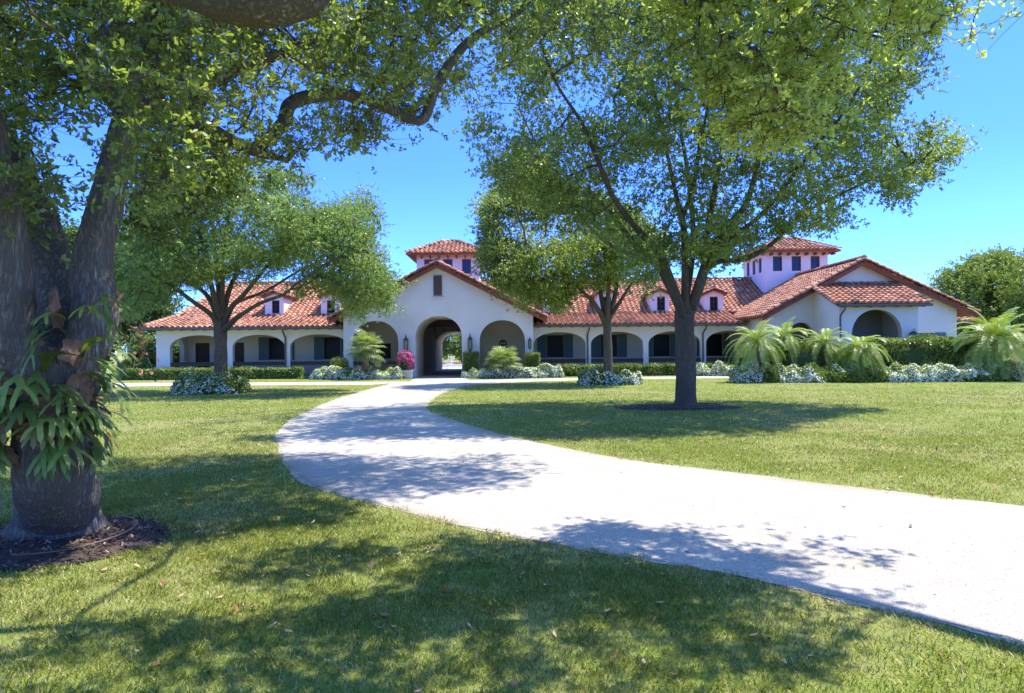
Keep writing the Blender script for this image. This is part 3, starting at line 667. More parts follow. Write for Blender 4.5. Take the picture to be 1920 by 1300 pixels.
# --- dormers
def dormer(px0, px1, pz0, pz1, wpx0, wpx1, wz_top, wz_bot):
    y = YBR + .05; x0, zb = zx(px0, pz0, y); x1, zt = zx(px1, pz1, y)
    sl = (ZR - ZBR) / (YR - YBR); yb_ = YBR + (zt - ZBR) / sl + .3
    mb = MB(); wx0 = zx(wpx0, 570, y)[0]; wx1 = zx(wpx1, 570, y)[0]; wz0_ = zx((px0 + px1) / 2, wz_bot, y)[1]; wz1_ = zx((px0 + px1) / 2, wz_top, y)[1]
    zb = min(zb, ZBR - .1)
    mb.box(x0, wx0, y, yb_, zb, zt); mb.box(wx1, x1, y, yb_, zb, zt); mb.box(wx0, wx1, y, yb_, zb, wz0_); mb.box(wx0, wx1, y, yb_, wz1_, zt); mb.box(wx0, wx1, y + .35, y + .4, wz0_, wz1_)
    d = mb.build('dormer', 'stucco_tower', house)
    window('dormer_window', wx0, wx1, wz0_, wz1_, y + .06, d, bars=(1, 2), fw=.05)
    rb = MB(); cx = (x0 + x1) / 2; hw = (x1 - x0) / 2 + .18; rise = hw * .42; yr = YBR + (zt + rise - ZBR) / sl + .5
    for s in (-1, 1):
        vv = np.array([-s * hw, 0, rise]); ll = np.linalg.norm(vv)
        tiles(rb, (cx + s * hw, y - .22, zt - .02), (0, 1, 0), vv, [(0, 0), (yr - y + .22, 0), (yr - y + .22, ll), (0, ll)], PU=.25, PV=.3, H=.07)
        rb.add([(cx + s * (hw - .18), y + .002, zt), (cx, y + .002, zt), (cx, y + .002, zt + rise - .08)], [(0, 1, 2)], 2)
    caps(rb, (cx, y - .25, zt + rise + .06), (cx, yr, zt + rise + .06), r=.1)
    rb.build('dormer_roof', ['tile', 'wood_red', 'stucco_tower'], d)
for a, wd in ((497, (510, 524)), (602, (613, 628))): dormer(a, a + 35, 592, 556, wd[0], wd[1], 563.5, 588)
for a, wd in ((1018, (1031, 1046)), (1120, (1131, 1146)), (1220, (1232, 1247)), (1321, (1331, 1346))): dormer(a, a + 35, 588, 551, wd[0], wd[1], 556.5, 583)
# --- towers
def tower(cx):
    y0, y1 = 47.6, 52.1; hw = 2.18; zt = zx(838, 479, y0)[1] + .05; zb = 4.5
    mb = MB(); wz1_ = zx(848, 486, y0)[1]; wz0_ = zx(848, 514, y0)[1]
    cs = [(-1.72 + .02, -1.02), (-.40, .26), (.88, 1.50)]
    cs = [(-1.65, -1.0), (-.34, .32), (.98, 1.62)]
    t = .2
    def wall(f):
        xs = [-hw] + [c for p in cs for c in p] + [hw]
        for i in range(0, len(xs), 2): f(xs[i], xs[i + 1], zb, zt)
        for a, b in cs: f(a, b, zb, wz0_); f(a, b, wz1_, zt)
    wall(lambda a, b, p, q: mb.box(cx + a, cx + b, y0, y0 + t, p, q))
    wall(lambda a, b, p, q: mb.box(cx + a, cx + b, y1 - t, y1, p, q))
    ym = (y0 + y1) / 2; sc_ = (y1 - y0 - .4) / (2 * hw)
    for xa, xb in ((cx - hw, cx - hw + t), (cx + hw - t, cx + hw)):
        wall(lambda a, b, p, q: mb.box(xa, xb, ym + a * sc_, ym + b * sc_, p, q))
    mb.box(cx - hw + t, cx + hw - t, y0 + t, y1 - t, 6.0, 6.1); 
    tw = mb.build('tower', 'stucco_tower', house)
    for a, b in cs:
        window('tower_window', cx + a, cx + b, wz0_, wz1_, y0 + .07, tw, frame='wood_red', glass='glass_blue', bars=(0, 0), fw=.06)
        window('tower_window', cx + a, cx + b, wz0_, wz1_, y1 - .17, tw, frame='wood_red', glass='glass_blue', bars=(0, 0), fw=.06)
        for xx in (cx - hw + .06, cx + hw - .14):
            q0, q1 = ym + a * sc_, ym + b * sc_; f = MB(); f.box(xx, xx + .08, q0, q0 + .06, wz0_, wz1_); f.box(xx, xx + .08, q1 - .06, q1, wz0_, wz1_); f.box(xx, xx + .08, q0 + .06, q1 - .06, wz0_, wz0_ + .06); f.box(xx, xx + .08, q0 + .06, q1 - .06, wz1_ - .06, wz1_)
            o = f.build('tower_window', 'wood_red', tw); g = MB(); g.box(xx + .03, xx + .045, q0 + .03, q1 - .03, wz0_ + .03, wz1_ - .03); g.build('pane', 'glass_blue', o)
    rb = MB(); ov = .66; H = hw + ov; zr = zx(838, 450, ym)[1] - .2; ze = zt + .02; top = .38
    for (ox, oy, ux, uy) in ((0, -1, 1, 0), (0, 1, 1, 0), (-1, 0, 0, 1), (1, 0, 0, 1)):
        o = np.array([cx + ox * H, ym + oy * H, ze]); vv = np.array([-ox * (H - top), -oy * (H - top), zr - ze]); ll = np.linalg.norm(vv)
        tiles(rb, o, (ux, uy, 0), vv, [(-H, 0), (H, 0), (top, ll), (-top, ll)], PU=.30, PV=.33, H=.09)
    for sx in (-1, 1):
        for sy in (-1, 1): caps(rb, (cx + sx * H, ym + sy * H, ze + .08), (cx + sx * top, ym + sy * top, zr + .1), r=.12, L=.36)
    rb.box(cx - top, cx + top, ym - top, ym + top, zr - .1, zr + .06); caps(rb, (cx - top, ym, zr + .1), (cx + top, ym, zr + .1), r=.13)
    for k in range(9):
        x = -H + .4 + k * (2 * H - .8) / 8
        rb.box(cx + x - .05, cx + x + .05, ym - H + .08, y0 - .002, ze - .30, ze - .125, 1); rb.box(cx + x - .05, cx + x + .05, y1 + .002, ym + H - .08, ze - .30, ze - .125, 1)
    rb.build('tower_roof', ['tile', 'wood_red'], tw)
tower(HX); tower(PX)
# --- right pavilion
sl_l = (PZ - PZL) / (PX - PXL); sl_r = (PZ - PZR) / (PXR - PX)
ptop = lambda s: PZ - .14 - (sl_l * (PX - s) if s < PX else sl_r * (s - PX))
wx1 = zx(1794, 620, PYF)[0]; wl = zx(1440, 620, PYF)[0]
wq0 = zx(1722, 650, PYF)[0] + .0; wq1 = zx(1753, 650, PYF)[0]
xa0, za = zx(1478, 605, PYF); xa1 = zx(1528, 605, PYF)[0]
mb = MB()
win_z0, win_z1 = .95, zx(1740, 624.5, PYF)[1]
# wall with an arch, the porch door opening behind, and one window opening
EX0, EX1, EYF = zx(1574, 620, 36)[0], zx(1722, 620, 36)[0], 36.0
arcade(mb, wl, EX0 + .3, [(xa0, xa1, 2.2, za)], ptop, PYF, PYF + .35)
arcade(mb, EX0 + .3, EX1 - .3, [], lambda s: ptop(s), PYF, PYF + .35, extra=(PX,))
mb.box(EX1 - .3, wq0, PYF, PYF + .35, 0, ptop(EX1) - .9)
segs = [(EX1 - .3, wq0, ptop(EX1) - .9, ptop(EX1) - .9, ptop(EX1 - .3), ptop(wq0)), (wq0, wq1, win_z1, win_z1, ptop(wq0), ptop(wq1)), (wq1, wx1, 0, 0, ptop(wq1), ptop(wx1))]
solid_profile(mb, segs, PYF, PYF + .35, lambda s, y, z: (s, y, z)); mb.box(wq0, wq1, PYF, PYF + .35, 0, win_z0)
mb.box(wx1 - .3, wx1 + .002, PYF + .002, 46, 0, ptop(wx1)); mb.box(wl, wl + .3, PYF + .35, YB, 0, ptop(wl + .3) - .25); mb.box(wl + .3, wx1 - .3, 41.5, 41.7, 0, 3.3)
pv = mb.build('pavilion_wall', 'stucco', house)
pwn = window('window', wq0 + .01, wq1, win_z0, win_z1, PYF + .06, house, frame='wood_red', bars=(2, 1), fw=.07)
shutter(wq1 + .03, wq1 + .62, win_z0, win_z1 + .02, PYF, pwn)
# entrance porch: front wall with arch, side walls, shed roof
e0, ez = zx(1597, 581, EYF); e1 = zx(1691, 581, EYF)[0]
rz0 = zx(1612, 535, PYF)[1] + .02; rze = zx(1650, 570, EYF - .35)[1]
mb = MB(); arcade(mb, EX0, EX1, [(e0, e1, 2.3, ez)], lambda s: rze - .02, EYF, EYF + .35)
sh = (rz0 - rze) / (PYF - EYF + .35)
for x in (EX0, EX1 - .28):
    y0 = EYF + .35; z = [rze + sh * .7 - .16, rz0 - .16]
    mb.add([(x, y0, 0), (x, PYF, 0), (x, PYF, z[1]), (x, y0, z[0]), (x + .28, y0, 0), (x + .28, PYF, 0), (x + .28, PYF, z[1]), (x + .28, y0, z[0])], [(0, 1, 2, 3), (4, 7, 6, 5), (3, 2, 6, 7)])
    mb.add([(x, EYF, rze - .02), (x, y0, rze - .02), (x, y0, z[0])], [(0, 1, 2)])
mb.build('entrance_porch', 'stucco', house)
rb = MB(); rx0, rx1 = zx(1571, 573, EYF - .35)[0], zx(1747, 571, EYF - .35)[0]
vv = np.array([0, PYF - EYF + .35, rz0 - rze]); ll = np.linalg.norm(vv)
tiles(rb, (rx0, EYF - .35, rze), (1, 0, 0), vv, [(0, 0), (rx1 - rx0, 0), (rx1 - rx0, ll), (0, ll)], PU=.33)
caps(rb, (rx0 + .02, EYF - .35, rze + .06), (rx0 + .02, PYF, rz0 + .06), r=.12); caps(rb, (rx1 - .02, EYF - .35, rze + .06), (rx1 - .02, PYF, rz0 + .06), r=.12)
caps(rb, (rx0, PYF - .06, rz0 + .06), (rx1, PYF - .06, rz0 + .06), r=.12)
rb.build('porch_roof', ['tile', 'wood_red'], house)
eave(rx0, rx1, EYF - .35, rze + .0)
mb = MB(); xd = EX0 - .0; mb.tube([(xd + .12, EYF - .40, rze - .1), (xd + .12, EYF - .40, rze - .25), (xd + .02, EYF - .2, rze - .5), (xd + .02, EYF - .07, rze - .62), (xd + .02, EYF - .07, .1)], [.05] * 5, 8); mb.build('downpipe', 'gutter', house)
mb = MB(); mb.box(EX0 + .28, EX1 - .28, EYF + .35, PYF, rze - .1, rze - .05); mb.build('porch_ceiling', 'wood_dark', house)
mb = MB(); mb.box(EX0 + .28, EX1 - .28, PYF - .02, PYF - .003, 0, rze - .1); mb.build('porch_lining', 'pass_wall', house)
# ---------------------------------------------------------------- which ground the crowns shade (from where the sun stands)
SHADE = [
 [(150, 815), (300, 825), (430, 815), (520, 820), (540, 880), (600, 925), (700, 950), (770, 962), (760, 985), (640, 1010), (690, 1050), (600, 1090), (470, 1095), (420, 1070), (260, 1030), (180, 960)],
 [(518, 818), (600, 812), (640, 775), (800, 752), (900, 775), (1000, 800), (1100, 830), (1300, 868), (1260, 880), (1120, 866), (1000, 858), (900, 878), (1030, 900), (960, 940), (980, 965), (840, 960), (700, 945), (580, 912), (535, 870)],
 [(1030, 990), (1110, 975), (1330, 1015), (1400, 1040), (1560, 1092), (1720, 1150), (1600, 1130), (1400, 1085), (1200, 1050), (1060, 1025)],
 [(800, 1010), (1000, 1015), (1200, 1050), (1400, 1085), (1600, 1135), (1920, 1212), (1920, 1320), (1100, 1320), (0, 1320), (0, 1170), (330, 1170), (600, 1130), (740, 1120), (800, 1060)],
 [(835, 762), (1000, 745), (1200, 745), (1500, 765), (1640, 785), (1560, 810), (1530, 840), (1300, 862), (1100, 835), (950, 810), (860, 785)],
 [(860, 722), (1000, 712), (1240, 712), (1240, 730), (1100, 737), (900, 735)],
 [(220, 725), (640, 722), (640, 745), (400, 750), (230, 748)],
 [(-200, 860), (60, 900), (60, 980), (20, 1000), (-200, 1020)],
]
LIT = [
 [(200, 755), (640, 748), (560, 790), (520, 812), (400, 808), (190, 812)],
 [(640, 748), (800, 722), (830, 740), (800, 757), (650, 772)],
 [(880, 738), (1260, 733), (1260, 742), (830, 755)],
 [(1300, 720), (1920, 720), (1920, 940), (1600, 910), (1340, 880), (1540, 845), (1650, 790), (1500, 758), (1310, 740)],
 [(1030, 870), (1200, 880), (1600, 925), (1920, 960), (1920, 1200), (1720, 1140), (1420, 1030), (1330, 1005), (1110, 965), (990, 960), (1040, 900)],
 [(0, 1090), (270, 1060), (440, 1100), (600, 1100), (720, 1060), (780, 1000), (800, 1050), (720, 1115), (560, 1140), (250, 1160), (0, 1160)],
]
def rules(px, py, g):
    if px is None: return np.full(len(g), .6)
    k = np.full(len(px), .22)
    for s in SHADE: k = np.where(inpoly(px, py, s), 1., k)
    for s in LIT: k = np.where(inpoly(px, py, s), .03, k)
    k = np.where((px < -60) | (px > 2000) | (py > 1330) | (py < 660), .8, k)
    return k
def pth(L):    # [(px,py,Y,r)...]
    return [PY(a, b, Y) for a, b, Y, r in L], [r for *_, r in L]
def finish_tree(T, name, label, cat, base, woodmat, leafmat, V, tint, TW=None, trunk_sides=14, tip=.006, group=None, wob=.12, minr=0, wf=1.5, twr=.003):
    T.radii(tip)
    t = empty(name, base, label, cat, group)
    mb = MB(); T.wood(mb, trunk_sides, 5, wob, minr, wf)
    if TW is not None: twiglets(mb, TW, twr)
    mb.build('trunk', woodmat, t, smooth=True)
    poly_cloud('crown', V, leafmat, t, tint)
    return t
def rulesB(px, py, g):
    k = rules(px, py, g); 
    return np.maximum(k, .22) if px is None else np.where(inpoly(px, py, [(1300, 735), (1500, 742), (1700, 775), (1700, 800), (1560, 845), (1300, 870)]), 1., np.maximum(k, .12))
# ================= A: huge old oak at the left edge
A = Tree()
def P_(px, py, Y, r): q = PY(px, py, Y); return (*q, r)
def limb(T, L, k=6): pts, r = pth(L); return T.limb_(pts, r, k)
base = TA.copy()
trunkA = [(*(base + [0, .1, -.12]), .52), (*(base + [0, .1, .05]), .41), (*(base + [0.0, .1, .20]), .335), P_(104, 900, 5.7, .30), P_(102, 800, 5.7, .285), P_(98, 730, 5.7, .30), P_(95, 690, 5.75, .27)]
T = A; T.limb_([p[:3] for p in trunkA], [p[3] for p in trunkA], 8)
limb(A, [(105, 730, 5.7, .30), (20, 640, 5.45, .215), (8, 540, 5.35, .20), (-8, 420, 5.25, .185), (-30, 300, 5.1, .17), (-60, 120, 5.0, .15), (-60, -60, 5.0, .13), (-20, -260, 5.1, .10)])
limb(A, [(120, 720, 5.8, .30), (112, 600, 6.0, .22), (95, 500, 6.2, .20), (60, 400, 6.4, .175), (22, 310, 6.6, .15), (-30, 200, 6.8, .12), (-90, 60, 7.0, .10)])
rA = limb(A, [(112, 740, 5.7, .26), (158, 660, 5.75, .195), (178, 590, 5.8, .175), (172, 520, 5.85, .16), (178, 460, 5.9, .155), (195, 400, 6.0, .14), (212, 320, 6.1, .125), (232, 240, 6.2, .115), (240, 180, 6.3, .11), (258, 100, 6.4, .095), (285, 20, 6.5, .085), (310, -80, 6.6, .07), (300, -250, 6.8, .05)], 6)
limb(A, [(222, 270, 6.2, .10), (262, 212, 6.4, .10), (310, 205, 6.7, .10), (370, 232, 7.1, .09), (430, 262, 7.5, .075), (480, 285, 7.9, .055), (540, 300, 8.3, .03)])
limb(A, [(300, 190, 6.7, .06), (285, 120, 7.0, .055), (300, 40, 7.2, .05), (340, -60, 7.3, .04)])
# long pale limb that dips and rises over the lawn
limb(A, [(480, 285, 8.0, .05), (530, 232, 8.6, .085), (545, 195, 8.9, .095), (590, 180, 9.2, .085), (650, 178, 9.5, .08), (710, 195, 9.7, .075), (765, 222, 9.9, .072), (795, 222, 10.0, .07), (815, 170, 10.1, .075), (850, 110, 10.3, .07), (895, 65, 10.5, .06), (965, 28, 10.7, .05), (1000, -10, 10.8, .045), (1060, -80, 11.2, .04), (1120, -170, 11.8, .03)], 7)
limb(A, [(345, 222, 7.0, .08), (400, 150, 7.6, .07), (470, 120, 8.2, .07), (560, 90, 9., .06), (690, 40, 9.8, .05), (760, -60, 10.4, .04)])
# limb close overhead
limb(A, [(-60, 120, 5.0, .15), (-90, 0, 4.4, .19), (-20, -60, 3.9, .20), (90, -75, 3.7, .20), (230, -82, 3.6, .195), (330, -60, 3.55, .20), (430, -30, 3.5, .205), (520, -32, 3.5, .20), (580, -60, 3.5, .18), (640, -150, 3.6, .15), (700, -300, 3.8, .12)], 7)
limb(A, [(232, 240, 6.2, .05), (330, -60, 5.2, .06), (520, -200, 5.0, .06), (800, -320, 5.2, .05), (1000, -420, 5.4, .03)])
nA = len(A.p)
pa1 = crown_pts(820, [(-120, -350), (640, -350), (700, 60), (610, 260), (585, 300), (440, 330), (380, 400), (240, 380), (200, 300), (120, 300), (90, 440), (0, 430), (-120, 420)], 7.2, 1.9, 160, .40, .8, rules, 2.6, 1.2, seed=1)
pa2 = crown_pts(900, [(420, -350), (1250, -350), (1120, -40), (960, 60), (880, 130), (835, 200), (790, 215), (735, 265), (690, 285), (640, 262), (575, 280), (500, 310), (430, 260)], 10.4, 2.0, 150, .43, .8, rules, 2.6, 2.0, seed=2)
pa3 = crown_pts(60, [(200, 260), (420, 260), (440, 380), (380, 470), (300, 460), (215, 390)], 7.4, .8, 100, .42, 1.2, None, 2.2, seed=3)
pa4 = crown_pts(330, [(900, -700), (1500, -700), (1420, 20), (1330, 130), (1200, 140), (1060, 110), (960, 20)], 10.8, 1.5, 150, .40, .8, rules, 3, 1.0, seed=4)
pa5 = crown_pts(230, [(-150, -300), (420, -300), (400, 120), (330, 330), (260, 400), (170, 330), (60, 440), (-150, 420)], 5.3, .8, 160, .44, 1.0, rules, 2.3, 0, seed=7)
rulesS = lambda px, py, g: np.full(len(g), .05) if px is None else np.where(inpoly(px, py, SHADE[0]) | inpoly(px, py, SHADE[1]), 1., .02)
pa6 = crown_pts(260, [(450, -400), (1150, -400), (1080, 60), (960, 130), (860, 190), (700, 215), (560, 200), (470, 120)], 7.9, 1.0, 130, .40, 1.0, rulesS, 2.6, 1.0, seed=12)
def clear_of(P, path, rpx):
    px, py = proj(P); k = np.ones(len(P), bool)
    for (x0, y0, Y0), (x1, y1, Y1) in zip(path, path[1:]):
        d = edist(px, py, [(x0, y0), (x1, y1)]); k &= ~((d < rpx) & (P[:, 1] < max(Y0, Y1) + .25))
    return P[k]
LP = [(530, 232, 8.6), (545, 195, 8.9), (590, 180, 9.2), (650, 178, 9.5), (710, 195, 9.7), (765, 222, 9.9), (795, 222, 10.0), (815, 170, 10.1), (850, 110, 10.3), (895, 65, 10.5), (965, 28, 10.7)]
SP = [(178, 460, 5.9), (192, 400, 6.0), (212, 320, 6.1), (232, 240, 6.2), (240, 180, 6.3), (258, 100, 6.4), (285, 20, 6.5)]
LL = [(262, 212, 6.4), (310, 205, 6.7), (370, 232, 7.1), (430, 262, 7.5)]
pts_ = np.concatenate([pa1, pa2, pa3, pa4, pa5, pa6]); pts_ = clear_of(pts_, LP, 34); pts_ = clear_of(pts_, SP[:4], 46); pts_ = clear_of(pts_, SP[3:], 24); pts_ = clear_of(pts_, LL, 26)
A.grow(pts_, start=60, wander=.22, up=.12)
V, tint, TW = foliage(A, 11, 9, .20, .062, .027, outw=.55, back=.6)
bright = None
treeA = finish_tree(A, 'oak_tree', 'huge old oak at the left edge, forked grey trunk carrying ferns', 'tree', (base[0], base[1], 0), 'bark', 'leaf_oak', V, tint, TW, 40, .005, wob=.16, wf=2.2)
# ================= N: oak whose crown hangs in from the upper right, trunk outside the frame
N_ = Tree()
N_.limb_([(7.6, 1.2, -.1), (7.5, 1.3, 1.2), (7.4, 1.5, 2.8), (7.0, 2.0, 4.6), (6.2, 2.8, 6.2), (5.4, 3.8, 7.2)], [.38, .30, .26, .22, .17, .13], 6)
N_.limb_([(7.0, 2.0, 4.6), (6.0, 3.6, 5.6), (5.2, 5.0, 6.0), (4.2, 6.3, 6.1), (3.2, 7.0, 6.0)], [.18, .13, .10, .07, .04], 6)
N_.limb_([(6.2, 2.8, 6.2), (4.5, 3.6, 6.6), (2.8, 4.2, 6.4), (1.2, 4.8, 6.2)], [.14, .10, .07, .04], 6)
pn = crown_pts(520, [(1060, -500), (1900, -500), (1860, -60), (1830, 60), (1760, 150), (1650, 190), (1620, 160), (1560, 240), (1500, 285), (1430, 310), (1330, 250), (1290, 150), (1200, 60), (1080, -60)], 6.4, 1.3, 170, .44, 1.3, rules, 2.4, 1.0, seed=5)
pn2 = crown_pts(300, [(700, -900), (2100, -900), (2100, -60), (1900, -60), (1300, -60), (900, -30), (700, -60)], 4.9, 1.3, 170, .50, 1.3, rules, 3.2, 1.0, seed=6)
pn3 = PY(np.array([1918, 1935, 1950]), np.array([2, 12, -20]), np.array([6.2, 6.3, 6.2]))
N_.grow(np.concatenate([pn, pn2, pn3]), start=8, wander=.24, up=.05)
V, tint, TW = foliage(N_, 10, 8, .15, .060, .027, outw=.6, back=.6)
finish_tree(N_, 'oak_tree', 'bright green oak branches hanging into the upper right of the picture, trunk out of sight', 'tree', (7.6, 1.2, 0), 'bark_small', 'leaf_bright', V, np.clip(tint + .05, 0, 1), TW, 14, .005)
# ================= B: the oak on the right lawn
B = Tree(); YB_ = TB[1]
b0 = TB
B.limb_([(b0[0], b0[1], -.1), (b0[0], b0[1], .06), tuple(PY(1286, 735, YB_)), tuple(PY(1286, 690, YB_)), tuple(PY(1284, 640, YB_)), tuple(PY(1283, 600, YB_)), tuple(PY(1285, 575, YB_))], [.44, .34, .285, .27, .26, .27, .26], 5)
dB = lambda L: limb(B, [(a, b, YB_ + dy, r * .74) for a, b, dy, r in L])
dB([(1283, 600, -.1, .20), (1255, 520, -.5, .16), (1232, 470, -.9, .14), (1190, 425, -1.4, .115), (1150, 370, -1.8, .09), (1120, 300, -2.2, .075), (1090, 230, -2.5, .06), (1040, 150, -2.7, .045), (1000, 40, -2.8, .035)])
dB([(1280, 590, .1, .17), (1240, 510, .6, .13), (1200, 470, 1.0, .11), (1160, 420, 1.4, .09), (1130, 385, 1.8, .07), (1080, 355, 2.2, .05), (1020, 320, 2.6, .035)])
dB([(1286, 590, -.15, .17), (1284, 500, -.3, .13), (1282, 430, -.4, .115), (1275, 400, -.4, .10), (1262, 340, -.6, .075), (1245, 260, -.7, .06), (1225, 160, -.8, .05), (1200, 20, -.9, .04)])
dB([(1279, 410, -.4, .09), (1300, 350, -.7, .075), (1312, 270, -.9, .06), (1330, 180, -1.1, .05), (1340, 40, -1.2, .04)])
dB([(1292, 590, .2, .19), (1318, 520, .4, .15), (1325, 440, .7, .12), (1338, 370, .9, .10), (1350, 300, 1.1, .08), (1365, 200, 1.3, .06), (1375, 60, 1.5, .045)])
dB([(1295, 580, -.1, .18), (1330, 480, -.5, .15), (1370, 420, -.9, .125), (1400, 380, -1.2, .10), (1420, 310, -1.5, .08), (1440, 230, -1.7, .06), (1470, 130, -2.0, .045), (1490, 0, -2.2, .035)])
dB([(1312, 520, .1, .12), (1345, 492, .1, .10), (1400, 485, .1, .09), (1450, 455, .0, .075), (1500, 405, .0, .06), (1560, 372, .0, .05), (1640, 335, .0, .04), (1730, 300, .0, .025)])
dB([(1286, 560, .3, .15), (1300, 450, 1.4, .11), (1290, 330, 2.2, .085), (1270, 200, 2.8, .06), (1260, 50, 3.2, .04)])
dB([(1350, 460, -.8, .09), (1430, 400, -1.8, .07), (1510, 300, -2.6, .055), (1590, 200, -3.0, .04), (1640, 100, -3.2, .03)])
dB([(1250, 500, .6, .09), (1130, 450, 3.0, .07), (1040, 330, 4.0, .05), (980, 220, 4.2, .035)])
polyB = [(880, -330), (1700, -330), (1830, -60), (1760, 60), (1745, 110), (1790, 165), (1700, 190), (1745, 235), (1820, 268), (1770, 305), (1700, 310), (1770, 335), (1700, 350), (1690, 395), (1620, 340), (1590, 375), (1625, 430), (1540, 440), (1480, 430), (1440, 440), (1410, 468), (1350, 500), (1325, 520), (1310, 470), (1270, 500), (1240, 470), (1230, 560), (1210, 590), (1190, 540), (1170, 470), (1100, 420), (1010, 400), (930, 355), (895, 310), (880, 265), (820, 200), (830, 120), (850, 0)]
pb = crown_pts(3600, polyB, YB_, 4.6, 190, .40, .55, rulesB, 3.0, seed=8)
B.grow(pb, start=40, wander=.2, up=.12)
V, tint, TW = foliage(B, 14, 9, .24, .078, .038, outw=.6, back=.6)
finish_tree(B, 'oak_tree', 'wide crowned oak with a ring of mulch standing alone on the right lawn', 'tree', (b0[0], b0[1], 0), 'bark_small', 'leaf_oak', V, tint, None, 22, .007, wob=.10)
# ================= C: smaller oak behind it
C = Tree(); yc = TC[1]
C.limb_([(TC[0], yc, -.1), (TC[0], yc, .1), tuple(PY(1140, 670, yc)), tuple(PY(1139, 620, yc)), tuple(PY(1137, 600, yc))], [.27, .235, .21, .20, .19], 5)
dC = lambda L: limb(C, [(a, b, yc + dy, r) for a, b, dy, r in L])
dC([(1137, 610, 0, .14), (1115, 570, -.4, .10), (1090, 545, -.9, .075), (1060, 515, -1.4, .055), (1020, 480, -1.9, .035)])
dC([(1137, 610, 0, .14), (1128, 560, .5, .11), (1118, 500, 1.0, .08), (1095, 430, 1.5, .05), (1080, 380, 1.6, .03)])
dC([(1138, 610, 0, .14), (1140, 560, -.5, .11), (1142, 500, -.8, .08), (1140, 430, -1.0, .05), (1130, 370, -1.1, .03)])
dC([(1139, 610, 0, .14), (1152, 560, .3, .11), (1162, 510, .6, .08), (1180, 450, 1.0, .05), (1180, 400, 1.1, .03)])
dC([(1140, 600, 0, .11), (1160, 570, -.3, .09), (1185, 530, -.8, .06), (1210, 490, -1.2, .04)])
pc = crown_pts(1600, [(930, 345), (1000, 330), (1100, 360), (1200, 400), (1260, 470), (1250, 520), (1215, 545), (1180, 520), (1130, 540), (1095, 530), (1050, 585), (1010, 560), (975, 585), (940, 540), (900, 510), (905, 440), (895, 380)], yc, 3.6, 110, .40, .45, None, 3.4, seed=9)
C.grow(pc, start=8, wander=.2, up=.15)
V, tint, TW = foliage(C, 13, 8, .30, .10, .052, six=False, back=.6)
finish_tree(C, 'oak_tree', 'smaller dark oak growing out of a round white flower bed before the right arches', 'tree', (TC[0], yc, 0), 'bark_small', 'leaf_oak', V, tint, None, 14, .011)
# ================= D: fine leaved tree on the left lawn
D = Tree(); yd = TD[1]
D.limb_([(TD[0], yd, -.1), (TD[0], yd, .1), tuple(PY(414, 680, yd)), tuple(PY(414, 640, yd)), tuple(PY(413, 612, yd)), tuple(PY(414, 600, yd))], [.33, .27, .25, .24, .25, .25], 5)
dD = lambda L: limb(D, [(a, b, yd + dy, r) for a, b, dy, r in L])
dD([(410, 615, -.1, .13), (395, 590, -.4, .10), (365, 568, -.9, .085), (320, 535, -1.5, .065), (280, 510, -2.0, .05), (245, 490, -2.4, .03)])
dD([(412, 606, .1, .14), (398, 570, .4, .11), (382, 548, .8, .085), (350, 525, 1.3, .06), (310, 495, 1.8, .04), (270, 460, 2.2, .03)])
dD([(414, 600, -.1, .14), (400, 550, -.5, .11), (388, 500, -.9, .085), (375, 440, -1.2, .06), (360, 380, -1.4, .035)])
dD([(414, 600, .1, .14), (410, 540, .5, .11), (402, 470, 1.0, .08), (400, 400, 1.4, .05), (410, 340, 1.6, .03)])
dD([(414, 600, 0, .14), (417, 540, -.3, .10), (418, 480, -.6, .08), (430, 400, -.8, .05), (450, 340, -.9, .03)])
dD([(416, 600, 0, .14), (428, 550, .3, .10), (445, 510, .6, .075), (470, 470, .9, .055), (510, 410, 1.2, .035)])
dD([(418, 612, 0, .13), (435, 575, -.3, .11), (455, 555, -.6, .09), (500, 500, -1.2, .06), (550, 440, -1.7, .035)])
dD([(420, 618, -.1, .14), (450, 592, -.5, .09), (490, 568, -1.0, .07), (530, 553, -1.5, .055), (560, 530, -1.9, .04), (620, 490, -2.4, .04), (680, 470, -2.7, .025)])
dD([(418, 605, .1, .10), (440, 570, .8, .08), (500, 545, 1.8, .06), (580, 500, 2.6, .045), (650, 500, 3.0, .03)])
polyD = [(205, 560), (210, 470), (250, 380), (300, 310), (400, 290), (520, 320), (590, 335), (620, 375), (680, 350), (715, 420), (740, 480), (755, 530), (735, 560), (745, 590), (700, 575), (690, 635), (655, 610), (640, 565), (600, 535), (560, 560), (520, 520), (480, 545), (440, 510), (400, 530), (350, 540), (320, 560), (280, 570), (240, 600)]
pd_ = crown_pts(2500, polyD, yd, 3.9, 130, .42, .55, None, 3.0, seed=10)
D.grow(pd_, start=8, wander=.2, up=.15)
V, tint, TW = foliage(D, 15, 10, .28, .085, .034, six=False, back=.7, outw=.7)
finish_tree(D, 'shade_tree', 'fine leaved round crowned tree on the left lawn rising from a low white flower bed', 'tree', (TD[0], yd, 0), 'bark_small', 'leaf_mid', V, tint, None, 16, .010)
